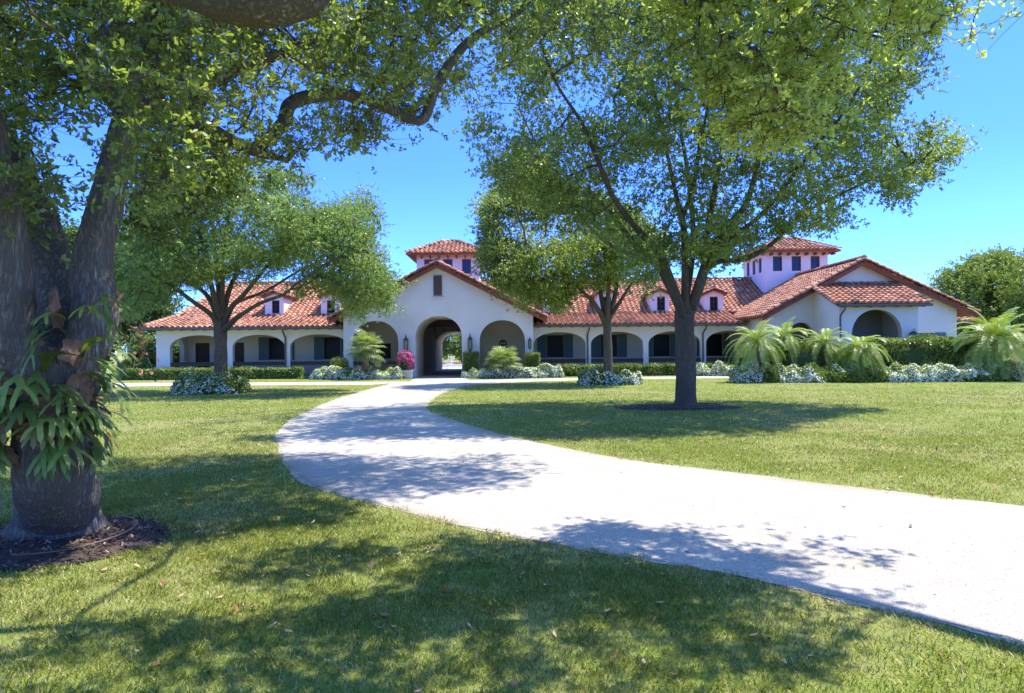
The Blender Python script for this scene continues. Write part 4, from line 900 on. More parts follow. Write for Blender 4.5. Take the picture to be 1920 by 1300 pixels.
# ---------------------------------------------------------------- background trees
def bg_tree(poly, Y, R, n, name, label, leafmat, base_px, L=.22, W=.11, tips=12, per=8, spread=.55, group=None, seed=0, zmin=.8, gaps=.3, tr=.3, lean=0):
    T = Tree(); b = PY(base_px[0], base_px[1], Y); b[2] = 0
    c = PY(base_px[0] + lean, np.mean([p[1] for p in poly]), Y)
    T.limb_([(b[0], b[1], -.1), (b[0] + .05, b[1], c[2] * .25), (b[0] - .05, b[1] + .1, c[2] * .5), tuple(c)], [tr, tr * .8, tr * .6, tr * .3], 4)
    pts = crown_pts(n, poly, Y, R, 90, gaps, .3, None, zmin, seed=seed)
    T.grow(pts, start=4, wander=.25, up=.2)
    V, tint, TW = foliage(T, tips, per, spread, L, W, six=False, back=.8)
    return finish_tree(T, name, label, 'tree', (b[0], b[1], 0), 'bark_small', leafmat, V, tint, None, 10, .02, group=group, minr=.02)
bg_tree([(1748, 535), (1765, 512), (1795, 510), (1810, 488), (1850, 476), (1880, 470), (1910, 490), (1900, 600), (1880, 660), (1800, 660), (1770, 600)], 62, 3.5, 620, 'broadleaf_tree', 'lime green tree behind the low right end of the tiled roof', 'leaf_lime', (1850, 660), seed=21)
bg_tree([(1890, 500), (1930, 462), (2000, 450), (2080, 480), (2090, 660), (1920, 660), (1890, 600)], 58, 3.5, 600, 'broadleaf_tree', 'yellow green tree at the right edge behind the big feathery palm', 'leaf_lime', (1990, 660), seed=22)
bg_tree([(195, 480), (230, 430), (290, 440), (330, 500), (320, 600), (300, 640), (250, 660), (190, 650)], 52, 3.2, 420, 'broadleaf_tree', 'hazy dark green tree beyond the left end of the house', 'leaf_dark', (262, 660), seed=23)
bg_tree([(60, 470), (130, 420), (200, 450), (230, 540), (225, 660), (60, 660)], 50, 3.2, 460, 'broadleaf_tree', 'dark tree seen between the forked stems of the big left trunk', 'leaf_dark', (145, 660), seed=24)
bg_tree([(-120, 470), (-40, 430), (50, 450), (80, 540), (75, 660), (-120, 660)], 50, 3.2, 300, 'broadleaf_tree', 'dark tree at the left edge, beyond the lawn and trunk', 'leaf_dark', (-20, 660), seed=25)
bg_tree([(200, 655), (215, 630), (262, 618), (290, 640), (300, 700), (290, 712), (210, 712)], 44, 1.2, 150, 'garden_shrub', 'loose green shrub beside the left corner pillar', 'leaf_mid', (250, 700), L=.13, W=.07, spread=.3, seed=26, zmin=.1, tr=.06)
bg_tree([(305, 690), (305, 645), (330, 632), (352, 650), (352, 690)], 49, 1.0, 70, 'garden_shrub', 'glossy shrub seen through the open arch at the left porch end', 'leaf_dark', (330, 700), L=.14, W=.08, spread=.3, seed=27, zmin=.1, tr=.05)
bg_tree([(800, 600), (880, 590), (930, 620), (930, 672), (850, 676), (800, 670)], 74, 2.5, 230, 'broadleaf_tree', 'bright green tree framed by the middle archway', 'leaf_lime', (868, 690), seed=28, zmin=1.0)
bg_tree([(690, 560), (760, 540), (830, 570), (840, 675), (700, 675)], 84, 3, 200, 'broadleaf_tree', 'tree in the far courtyard glimpsed at the edge of the archway', 'leaf_dark', (765, 690), seed=29, zmin=.6)
# ---------------------------------------------------------------- hedges, shrubs, beds
def lump(mb_pts, n, spread=.04): pass
def leaf_shell(P, Nn, L, W, six=False, jit=.03):
    n = len(P); D = unit(Nn * .55 + rnd_dir(n) * .9); V = leaves(P + RNG.normal(size=(n, 3)) * jit, D, RNG.uniform(.7, 1.3, n) * L, RNG.uniform(.8, 1.2, n) * W, six)
    cl = np.array([mnoise.noise(Vector(q * 1.6)) for q in P]); return V, np.clip(.5 + .5 * cl + RNG.normal(size=n) * .2, 0, 1)
def box_hedge(x0, x1, y0, y1, h, name, label, cat='hedge', leafm='leaf_hedge', dens=900, L=.06, W=.035, z0=0.0, group=None, und=.05, extra=None):
    mb = MB(); i_ = .06; nx = max(2, int((x1 - x0) / .4))
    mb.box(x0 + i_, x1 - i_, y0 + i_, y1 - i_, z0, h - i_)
    faces = [((x0, x1), (y0, y0), (z0, h), (0, -1, 0)), ((x0, x1), (y1, y1), (z0, h), (0, 1, 0)), ((x0, x1), (y0, y1), (h, h), (0, 0, 1)), ((x0, x0), (y0, y1), (z0, h), (-1, 0, 0)), ((x1, x1), (y0, y1), (z0, h), (1, 0, 0))]
    P = []; Q = []
    for a, b, c, nn in faces:
        A_ = max((a[1] - a[0]), 1e-9) * max(b[1] - b[0], 1e-9) * max(c[1] - c[0], 1e-9); ar = [v[1] - v[0] for v in (a, b, c) if v[1] > v[0]]; k = int(ar[0] * ar[1] * dens)
        P.append(np.stack([RNG.uniform(*a, k) if a[1] > a[0] else np.full(k, a[0]), RNG.uniform(*b, k) if b[1] > b[0] else np.full(k, b[0]), RNG.uniform(*c, k) if c[1] > c[0] else np.full(k, c[0])], 1)); Q.append(np.tile(np.array(nn, float), (k, 1)))
    P = np.concatenate(P); Q = np.concatenate(Q)
    d = np.array([mnoise.noise(Vector(q * 1.3)) for q in P]) * und * 2; P = P + Q * d[:, None] - Q * RNG.uniform(0, .05, len(P))[:, None]
    V, t = leaf_shell(P, Q, L, W)
    e = empty(name, ((x0 + x1) / 2, (y0 + y1) / 2, 0), label, cat, group)
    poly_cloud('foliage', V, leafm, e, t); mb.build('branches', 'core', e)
    if extra: extra(e, P, Q)
    return e
def ball_shrub(c, rx, ry, rz, name, label, cat, leafm, dens=900, L=.06, W=.035, zc=None, extra=None, und=.12):
    zc = rz if zc is None else zc; n = int(4 * math.pi * rx * rz * dens); q = rnd_dir(n); q = q[q[:, 2] > -.75]
    sup = (np.abs(q) ** 3.2).sum(1) ** (-1 / 3.2); P = np.array([c[0], c[1], zc]) + q * sup[:, None] * np.array([rx, ry, rz]) * RNG.uniform(.9, 1.02, len(q))[:, None]
    d = np.array([mnoise.noise(Vector(a * 2.0)) for a in P]) * und; P = P + q * d[:, None]
    V, t = leaf_shell(P, q, L, W); e = empty(name, (c[0], c[1], 0), label, cat); poly_cloud('foliage', V, leafm, e, t)
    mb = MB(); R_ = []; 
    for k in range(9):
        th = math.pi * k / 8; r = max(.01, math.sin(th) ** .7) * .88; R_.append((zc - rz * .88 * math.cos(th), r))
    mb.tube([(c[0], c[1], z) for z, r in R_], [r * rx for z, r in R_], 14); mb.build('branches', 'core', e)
    if extra: extra(e, P, q)
    return e
def blossoms(e, P, Q, name, m, frac, L=.05, out=.03, noise_s=None, thr=0, petals=5):
    if noise_s:
        nz = np.array([mnoise.noise(Vector(p * noise_s + 4)) for p in P]); k = (nz > thr) & (RNG.uniform(size=len(P)) < frac)
    else: k = RNG.uniform(size=len(P)) < frac
    P = P[k] + Q[k] * out; n = len(P)
    if n == 0: return
    nn = unit(Q[k] * .6 + rnd_dir(n) * .5 + np.array([0, -.15, .75])); a = unit(np.cross(nn, rnd_dir(n))); b = np.cross(nn, a); s = RNG.uniform(.7, 1.2, n)[:, None] * L
    V = np.stack([P + (a * math.cos(t) + b * math.sin(t)) * s * (.5 if i % 2 == 0 else .32) + nn * (.006 if i % 2 else .014) for i, t in enumerate(np.linspace(0, 2 * math.pi, 2 * petals, endpoint=False))], 1)
    poly_cloud(name, V, m, e, RNG.uniform(0, 1, n))
def bed(spine, w, h, name, label, dens=1000, frac=.35, thr=-.1, L=.10, ns=1.2, fl=.088):
    dens *= .55
    sp = catmull(spine, 10); sp = np.array(sp); seg = np.linalg.norm(np.diff(sp, axis=0), axis=1); cum = np.concatenate([[0], np.cumsum(seg)]); tot = cum[-1]
    n = int((tot + 2 * w) * (w + h) * 2 * dens * 1.5); t = RNG.uniform(-w * .9, tot + w * .9, n); tc = np.clip(t, 0, tot)
    c = np.stack([np.interp(tc, cum, sp[:, i]) for i in (0, 1)], 1)
    i = np.clip(np.searchsorted(cum, tc) - 1, 0, len(seg) - 1); d = np.diff(sp, axis=0)[i][:, :2]; d = unit(d); s = np.stack([-d[:, 1], d[:, 0]], 1)
    over = np.where(t < 0, t, np.where(t > tot, t - tot, 0)); f = np.sqrt(np.maximum(0, 1 - (over / w) ** 2))
    th = RNG.uniform(0, math.pi, n); xy = c + d * over[:, None] + s * (np.cos(th) * w * f)[:, None]; z = np.sin(th) ** .8 * h * f
    Q = np.stack([s[:, 0] * np.cos(th), s[:, 1] * np.cos(th), np.sin(th)], 1); P = np.concatenate([xy, z[:, None]], 1)
    bump = np.array([mnoise.noise(Vector(p * np.array([2.2, 2.2, 1]))) for p in P]); P = P * 1.0; P[:, 2] *= 1 + .5 * bump; P += Q * (bump * .16)[:, None]; P[:, 2] = np.maximum(P[:, 2], .02)
    V, tt = leaf_shell(P - Q * RNG.uniform(0, .1, n)[:, None], Q, L, L * .6); mid = sp[len(sp) // 2]
    e = empty(name, (mid[0], mid[1], 0), label, 'flower bed'); poly_cloud('foliage', V, 'leaf_hedge', e, tt)
    mb = MB(); mb.tube([sp[0] - (sp[1] - sp[0]) / (np.linalg.norm(sp[1] - sp[0]) + 1e-9) * w * .6] + [q for q in sp[::3]] + [sp[-1] + (sp[-1] - sp[-2]) / (np.linalg.norm(sp[-1] - sp[-2]) + 1e-9) * w * .6], [.05] + [min(w, h) * .52] * len(sp[::3]) + [.05], 10); mb.build('stems', 'core', e)
    blossoms(e, P, Q, 'blossoms', 'white_flower', frac, fl, .02, ns, thr)
    return e
g2 = lambda px, py, Y: (zx(px, py, Y)[0], Y, 0)
bed([(TD[0] - 1.0, TD[1] - .75, 0), (TD[0] + .1, TD[1] - .85, 0), (TD[0] + .85, TD[1] - .75, 0)], .58, .60, 'flower_bed', 'low white flower mound round the foot of the fine leaved left tree', 900, .24, -.25)
bed([(TC[0] - .95, TC[1] - .55, 0), (TC[0], TC[1] - .65, 0), (TC[0] + .95, TC[1] - .55, 0)], .52, .58, 'flower_bed', 'round mound of white flowers at the foot of the smaller middle oak', 1000, .34, -.5)
bed([g2(598, 700, 39.6), g2(640, 700, 39.1), g2(690, 700, 38.9), g2(740, 700, 38.8)], .5, .52, 'flower_bed', 'white flower bed under the fan palm left of the entrance arch', 1100, .50, -.9)
bed([g2(882, 700, 39.7), g2(930, 700, 39.3), g2(985, 700, 39.2), g2(1040, 700, 39.5)], .5, .52, 'flower_bed', 'white flower bed below the spiky palm right of the entrance arch', 1100, .50, -.9)
bed([g2(1316, 700, 39.8), g2(1350, 700, 39.4), g2(1400, 700, 39.2), g2(1440, 700, 39.2)], .5, .55, 'flower_bed', 'short bed of dense white flowers left of the clustered feathery palms', 1100, .50, -.9)
bed([g2(1392, 700, 32.2), g2(1480, 700, 31.7), g2(1560, 700, 31.4), g2(1680, 700, 31.3), g2(1800, 700, 31.3), g2(1960, 700, 31.4)], .62, .62, 'flower_bed', 'long white flower border in front of the tall hedge and feathery palms', 1000, .45, -.32, ns=.8)
box_hedge(zx(222, 700, 40.4)[0], -12.6, 40.5, 41.2, .62, 'low_hedge', 'clipped low hedge along the left porch arches', dens=480, L=.11, W=.06)
box_hedge(2.6, 14.0, 40.5, 41.2, .62, 'low_hedge', 'clipped low hedge along the right porch arches', dens=480, L=.11, W=.06)
box_hedge(zx(693, 700, 40)[0], zx(746, 700, 40)[0], 39.9, 40.6, .50, 'low_hedge', 'short bright low hedge between fan palm and pink bush', leafm='leaf_lime', dens=800, L=.06, W=.035)
for (px0, px1, pt, lab) in ((869, 896, 661, 'square clipped shrub under the lantern right of the entrance arch'), (984, 1011, 663, 'square clipped shrub at the right corner of the gabled front')):
    x0 = zx(px0, 680, 40)[0]; x1, zt = zx(px1, pt, 40)
    box_hedge(x0, x1, 39.85, 40.6, zt, 'clipped_shrub', lab, 'shrub', dens=1500, L=.055, W=.035, z0=.0, und=.03)
c, zt = zx(636, 671, 39.9); ball_shrub((c, 39.9), .50, .45, zt / 2, 'clipped_shrub', 'rounded clipped shrub at the left corner of the gabled front', 'shrub', 'leaf_hedge', 1300, und=.05)
# pink bougainvillea in its planter
cx_, zt = zx(760, 661, 39.45); zb = 1
pl = empty('planter_bush', (cx_, 39.45, 0), 'magenta flowering bush in a pale planter left of the entrance arch', 'potted plant')
mb = MB(); mb.box(cx_ - .42, cx_ + .42, 39.1, 39.8, 0, .42); mb.box(cx_ - .46, cx_ + .46, 39.06, 39.84, .421, .5); mb.build('planter', 'stone', pl)
n = 2600; q = rnd_dir(n); sup = (np.abs(q) ** 3).sum(1) ** (-1 / 3); P = np.array([cx_, 39.45, (zt + .5) / 2]) + q * sup[:, None] * np.array([.42, .38, (zt - .5) / 2]) * RNG.uniform(.8, 1.1, n)[:, None]; P += q * (np.array([mnoise.noise(Vector(a * 5)) for a in P]) * .16)[:, None]
V, t = leaf_shell(P, q, .06, .035); poly_cloud('foliage', V, 'leaf_hedge', pl, t)
mb = MB(); mb.tube([(cx_, 39.45, .5), (cx_, 39.45, .7), (cx_, 39.45, zt - .4), (cx_, 39.45, zt - .15)], [.2, .3, .3, .1], 10); mb.build('branches', 'core', pl)
kk = (P[:, 2] > .95) | (P[:, 0] > cx_ + .15); blossoms(pl, P[kk], q[kk], 'bracts', 'pink_flower', .9, .07, .04)
# tall hedge on the right
hx0 = zx(1500, 650, 33.2)[0]; hx1 = zx(1830, 650, 33.2)[0]; hz = zx(1700, 640, 33.2)[1]
box_hedge(zx(1655, 650, 33.2)[0], hx1 + .8, 32.7, 34.2, hz, 'tall_hedge', 'tall dense hedge beneath the right lantern and window', dens=620, L=.13, W=.075, und=.16)
ball_shrub((zx(1500, 650, 33.2)[0], 33.4), 1.5, .8, .85, 'garden_shrub', 'rounded dark shrub between the clustered feathery palms', 'shrub', 'leaf_hedge', 600, .13, .075, und=.25)
ball_shrub((zx(1585, 650, 33.4)[0], 33.6), 1.1, .7, .75, 'garden_shrub', 'low dark shrub behind the two middle feathery palms', 'shrub', 'leaf_hedge', 600, .13, .075, und=.25)
def grass_clump(c, n, L, name, label, m='palm'):
    V = []; t = []
    for i in range(n):
        a = random.random() * 6.283; tl = random.uniform(.2, .9); l = L * random.uniform(.6, 1.1); w_ = .012
        p = [Vector((c[0] + random.gauss(0, .12), c[1] + random.gauss(0, .1), c[2]))]; dd = Vector((math.cos(a) * tl, math.sin(a) * tl, 1)).normalized()
        s = Vector((-math.sin(a), math.cos(a), 0)) * w_
        p1 = p[0] + dd * l * .55; p2 = p1 + (dd + Vector((math.cos(a), math.sin(a), -.6)) * .8).normalized() * l * .5
        V.append([p[0] - s, p[0] + s, p1 + s, p1 - s]); V.append([p1 - s, p1 + s, p2 + s * .3, p2 - s * .3]); tt = random.random(); t += [tt, tt]
    return tag(poly_cloud(name, np.array([[list(v) for v in q] for q in V]), m, None, np.array(t)), label, 'plant')
x_, z_ = zx(1738, 650, 34.8); grass_clump((x_, 34.8, 0), 240, 2.4, 'strappy_plant', 'spiky strap leaved plant below the small right window', 'fanpalm')
x_, z_ = zx(1765, 650, 34.8); grass_clump((x_, 34.8, 0), 200, 2.2, 'strappy_plant', 'strap leaved plant between the right window and the big feathery palm', 'fanpalm')
# ---------------------------------------------------------------- palms
def feather_palm(c, zc, n, L, name, label, trunk=None, nl=34, ll=.22, seed=0, tr=.07, group=None, dead=0, up0=-.35):
    rs = random.Random(seed); e = empty(name, (c[0], c[1], 0), label, 'palm', group)
    mb = MB(); pts = trunk or [(c[0], c[1], 0), (c[0] + .02, c[1], zc * .5), (c[0], c[1], zc)]
    sm = catmull(pts, 6); mb.tube(sm, [tr * (1.25 if i % 2 else 1.0) for i in range(len(sm))], 9); mb.build('trunk', 'bark_small', e, True)
    top = Vector(tuple(float(v) for v in pts[-1])); stems = MB(); V = []; T_ = []
    for k in range(n):
        az = k * 2.39996 + rs.uniform(-.2, .2); f = (k + .5) / n; el = 1.2 - 1.65 * f ** .9 + rs.uniform(-.12, .12); l = L * (.75 + .3 * math.sin(min(1, f * 1.4) * math.pi * .5)) * rs.uniform(.9, 1.08)
        d = Vector((math.cos(az) * math.cos(el), math.sin(az) * math.cos(el), math.sin(el))); p = top.copy(); P = [p.copy()]; ns = 12; sg = 2.7 * (.35 + .65 * math.cos(el) ** 1) / ns
        for i in range(ns):
            d = (d + Vector((0, 0, -1)) * sg * (.35 + 1.1 * i / ns)).normalized(); p = p + d * l / ns; P.append(p.copy())
        side = Vector((-math.sin(az), math.cos(az), 0)); stems.tube(P, [.012 - .009 * i / ns for i in range(ns + 1)], 4, t=.5)
        isdead = k >= n - dead
        for j in range(nl):
            u = .10 + .9 * (j + .5) / nl; q = u * ns; i = min(ns - 1, int(q)); fr = q - i; pos = P[i].lerp(P[i + 1], fr); tg = (P[i + 1] - P[i]).normalized(); nup = side.cross(tg).normalized()
            if nup.z < 0: nup = -nup
            lf = ll * math.sin(math.pi * (.12 + .84 * u)) ** .6 * rs.uniform(.85, 1.1)
            for s in (-1, 1):
                dd = (side * s * .85 + tg * .55 + nup * .28).normalized(); m1 = pos + dd * lf * .55; dd2 = (dd + Vector((0, 0, -.55))).normalized(); m2 = m1 + dd2 * lf * .5; w_ = .0105 * (ll / .22) ** .5
                wv = tg * w_
                V.append([pos - wv * .5, pos + wv * .5, m1 + wv, m1 - wv]); V.append([m1 - wv, m1 + wv, m2 + wv * .1, m2 - wv * .1]); tt = 1.0 if isdead else min(.95, max(0, rs.gauss(.62 - .35 * f, .16))); T_ += [tt, tt]
    stems.build('rachis', 'palm', e); poly_cloud('fronds', np.array([[list(v) for v in q] for q in V]), 'palm', e, np.array(T_)); return e
def fp(px, py, Y, **k): x, z = zx(px, py, Y); return (x, Y), z
grpP = 'feathery palms in the right border'
c, z = fp(1418, 652, 32.0); feather_palm(c, z + .25, 44, 1.75, 'feather_palm', 'leaning feathery palm at the left end of the right border', trunk=[(c[0] + .35, 32, 0), (c[0] + .28, 32, .5), (c[0] + .1, 32, 1.2), (c[0], 32, z + .25)], seed=1, group=grpP, ll=.30)
c, z = fp(1470, 640, 33.2); feather_palm(c, z + .2, 40, 1.7, 'feather_palm', 'feathery palm just behind the leaning one, before the dark arch', seed=2, group=grpP, ll=.30)
c, z = fp(1545, 652, 32.6); feather_palm(c, z + .15, 40, 1.55, 'feather_palm', 'feathery palm under the downpipe of the entrance porch', seed=3, group=grpP, ll=.28)
c, z = fp(1612, 660, 31.7); feather_palm(c, z + .1, 48, 1.6, 'feather_palm', 'low full feathery palm in front of the large right arch', seed=4, group=grpP, ll=.30)
c, z = fp(1866, 655, 31.9); feather_palm(c, z + .4, 66, 2.5, 'feather_palm', 'largest feathery palm at the right edge with one orange dead frond', seed=5, group=grpP, ll=.42, nl=44, dead=1, tr=.12)
def fan_palm(c, zc, n, L, rf, name, label, seed=0, tr=.16, segs=22, lift=0.0, trunk=True):
    rs = random.Random(seed); e = empty(name, (c[0], c[1], 0), label, 'palm')
    if trunk:
        mb = MB(); zz = np.linspace(0, zc, 9); mb.tube([(c[0], c[1], z) for z in zz], [tr * (1.15 if i % 2 else .95) for i in range(9)], 10); mb.build('trunk', 'trunk_tan', e, True)
    V = []; T_ = []; stems = MB(); top = Vector((float(c[0]), float(c[1]), float(zc)))
    for k in range(n):
        az = k * 2.39996 + rs.uniform(-.2, .2); f = (k + .5) / n; el = 1.4 - (1.9 - lift) * f + rs.uniform(-.1, .1); d = Vector((math.cos(az) * math.cos(el), math.sin(az) * math.cos(el), math.sin(el)))
        base = top + d * L * rs.uniform(.75, 1.1) + Vector((0, 0, -.10 * L)); stems.tube([top, (top + base) / 2 + Vector((0, 0, .06)), base], [.014, .011, .009], 4)
        dd = (d + Vector((0, 0, -.35))).normalized(); side = Vector((-math.sin(az), math.cos(az), 0)); nup = side.cross(dd).normalized(); tt0 = min(1, max(0, rs.gauss(.62 - .3 * f, .15)))
        for j in range(segs):
            a = (j / (segs - 1) - .5) * 4.3; r = rf * (.78 + .22 * math.cos(a)) * rs.uniform(.9, 1.08)
            u = (dd * math.cos(a) + side * math.sin(a) + nup * (.16 if j % 2 else .10)).normalized(); w_ = nup.cross(u).normalized() * .022
            m1 = base + u * r * .6; m2 = m1 + (u + Vector((0, 0, -.55))).normalized() * r * .42
            V.append([base - w_ * .2, base + w_ * .2, m1 + w_ * 1.1, m1 - w_ * 1.1]); V.append([m1 - w_ * 1.1, m1 + w_ * 1.1, m2 + w_ * .1, m2 - w_ * .1]); T_ += [min(1, max(0, tt0 + rs.uniform(-.12, .12)))] * 2
    stems.build('petioles', 'fanpalm', e); poly_cloud('fronds', np.array([[list(v) for v in q] for q in V]), 'fanpalm', e, np.array(T_)); return e
M['trunk_tan'] = mat('palm_trunk', (.26, .17, .10), .9, (.16, .10, .06), 8, bump=.8, bscale=12, bdist=.03)
x_, z_ = zx(686, 655, 38.9); fan_palm((x_, 38.9), z_, 40, .80, .62, 'fan_palm', 'fan palm on a short brown trunk before the left front arch', seed=3)
x_, z_ = zx(944, 684, 38.9); fan_palm((x_, 38.9), z_, 36, .75, .68, 'fan_palm', 'low bushy fan palm without a trunk before the right front arch', seed=4, lift=.55, tr=.12, trunk=False)
# ---------------------------------------------------------------- lanterns
def lantern(px, pt, pb, Y, label, w=.10, hook=False):
    x, z1 = zx(px, pt, Y); z0 = zx(px, pb, Y)[1]; y = Y - .2; H = z1 - z0
    e = empty('wall_lantern', (x, y, z0), label, 'lantern', 'wall lanterns on the stucco')
    mb = MB(); mb.box(x - .035, x + .035, Y - .02, Y - .002, z0 + H * .30, z0 + H * .55); mb.tube([(x, Y - .02, z0 + H * .42), (x, y + .05, z0 + H * .36)], [.014, .014], 6)
    if hook: mb.tube([(x, y, z0 + H * .72), (x + .05, y, z0 + H * .80), (x + .09, y, z0 + H * .90), (x + .03, y, z0 + H * .98), (x - .05, y, z0 + H * .92), (x - .02, y, z0 + H * .85)], [.015] * 6, 6)
    mb.build('bracket', 'lantern', e)
    mb = MB(); zb, zt = z0 + H * .12, z0 + H * .66
    mb.cyl((x, y), w * .75, w, zb, zb + .04, 6); mb.cyl((x, y), w, w * 1.05, zt, zt + .03, 6)
    for k in range(6):
        th = k * math.pi / 3; px_, py_ = x + w * .93 * math.cos(th), y + w * .93 * math.sin(th); mb.tube([(px_, py_, zb + .04), (px_, py_, zt)], [.009, .009], 4)
    mb.cyl((x, y), .02, w * .55, z0, zb - .001, 6); mb.build('cage', 'lantern', e)
    mb = MB(); mb.cyl((x, y), w * .82, w * .82, zb + .041, zt - .001, 6); mb.build('glass', 'lantern_glass', e)
    mb = MB(); mb.cyl((x, y), w * 1.2, w * .35, zt + .031, zt + .031 + H * .13, 6); mb.cyl((x, y), w * .35, .008, zt + .032 + H * .13, z1 if not hook else z0 + H * .84, 6); mb.build('lid', 'lantern', e)
lantern(762, 627, 661, HY, 'iron wall lantern above the magenta bush', .14)
lantern(881.5, 625, 661, HY, 'iron wall lantern right of the entrance arch', .14)
lantern(993, 631, 656, HY, 'smaller iron wall lantern at the right corner of the gabled front', .10)
lantern(1709, 616, 647, EYF, 'large hooked iron lantern beside the right arch above the hedge', .20, True)
# ---------------------------------------------------------------- courtyard beyond the archway
tag(sheet('courtyard_paving', [(-14, 58.7, 0), (8, 58.7, 0), (8, 66, 0), (-14, 66, 0)], 'stone', .006), kind='structure')
mb = MB(); mb.box(-16, 10, 66.0, 66.4, 0, .28); e = mb.build('garden_wall', 'white_paint'); tag(e, 'low white garden wall with red brick coping beyond the archway', 'wall')
mb = MB(); mb.box(-16, 10, 65.95, 66.45, .281, .42); mb.build('coping', 'brick', e)
def rocking_chair(x, y, rz, label):
    e = empty('rocking_chair', (x, y, 0), label, 'chair', 'white rocking chairs'); c_, s_ = math.cos(rz), math.sin(rz)
    def W(a): return [(x + p[0] * c_ - p[1] * s_, y + p[0] * s_ + p[1] * c_, p[2]) for p in a]
    def bx_(mb, x0, x1, y0, y1, z0, z1):
        v = W([(a, b, c) for a in (x0, x1) for b in (y0, y1) for c in (z0, z1)]); mb.add(v, [(0, 1, 3, 2), (4, 6, 7, 5), (0, 4, 5, 1), (2, 3, 7, 6), (0, 2, 6, 4), (1, 5, 7, 3)])
    mb = MB(); bx_(mb, -.27, .27, -.25, .25, .40, .44); mb.build('seat', 'white_paint', e)
    mb = MB()
    for xx in (-.27, .27): mb.tube(W([(xx, .23, .44), (xx, .32, .8), (xx, .38, 1.12)]), [.025] * 3, 6)
    bx_(mb, -.27, .27, .33, .37, 1.0, 1.1)
    for k in range(5): xx = -.19 + k * .095; mb.tube(W([(xx, .24, .45), (xx, .37, 1.02)]), [.013, .013], 5)
    mb.build('backrest', 'white_paint', e)
    for xx in (-.27, .27):
        mb = MB(); mb.tube(W([(xx, -.40, .10), (xx, -.2, .03), (xx, .1, .025), (xx, .45, .09), (xx, .55, .14)]), [.022] * 5, 6); mb.build('rocker', 'white_paint', e)
        mb = MB(); bx_(mb, xx - .04, xx + .04, -.28, .30, .62, .65); mb.build('armrest', 'white_paint', e)
        for yy in (-.22, .2): mb = MB(); mb.tube(W([(xx, yy, .04), (xx, yy, .62 if yy < 0 else .42)]), [.02, .02], 6); mb.build('leg', 'white_paint', e)
x_, _ = zx(843, 690, 60.5); rocking_chair(x_, 60.5, math.pi + .5, 'white rocking chair standing in the courtyard beyond the archway')
# ---------------------------------------------------------------- staghorn ferns on the trunk
def frond(V, T_, base, az, el, L, w, rs, forks=2, drape=1.6, tt=.5):
    d = Vector((math.cos(az) * math.cos(el), math.sin(az) * math.cos(el), math.sin(el))); p = Vector(tuple(float(v) for v in base))
    def strip(p, d, L, w0, w1, side, n, dr):
        for i in range(n):
            f0, f1 = i / n, (i + 1) / n; d2 = (d + Vector((0, 0, -dr / n * (.5 + f0)))).normalized(); q = p + d2 * L / n; a, b = w0 + (w1 - w0) * f0, w0 + (w1 - w0) * f1
            s1 = side.normalized(); V.append([p - s1 * a, p + s1 * a, q + s1 * b, q - s1 * b]); T_.append(tt + rs.uniform(-.05, .05)); p, d = q, d2
        return p, d
    side = d.cross(Vector((0, 0, 1)));
    if side.length < .1: side = Vector((1, 0, 0))
    side.normalize(); p, d = strip(p, d, L * .5, w * .35, w * 1.0, side, 5, drape * .4)
    def fork(p, d, L, w, side, lvl):
        k = 2 if (lvl < forks or rs.random() < .6) else 1
        nrm = side.cross(d).normalized()
        for s in ((-1, 1) if k == 2 else (0,)):
            a = s * rs.uniform(.35, .6); dd = (d * math.cos(a) + side * math.sin(a)).normalized(); sd = (side * math.cos(a) - d * math.sin(a)).normalized()
            if lvl >= forks:
                q, d3 = strip(p, dd, L * rs.uniform(.7, 1.1), w * .7, w * .55, sd, 3, drape * .5); q, d3 = strip(q, d3, L * .18, w * .42, w * .06, sd, 2, drape * .2)
            else:
                q, d3 = strip(p, dd, L * .45, w * .8, w * .85, sd, 3, drape * .3); fork(q, d3, L * .8, w * .8, sd, lvl + 1)
    fork(p, d, L * .55, w, side, 1)
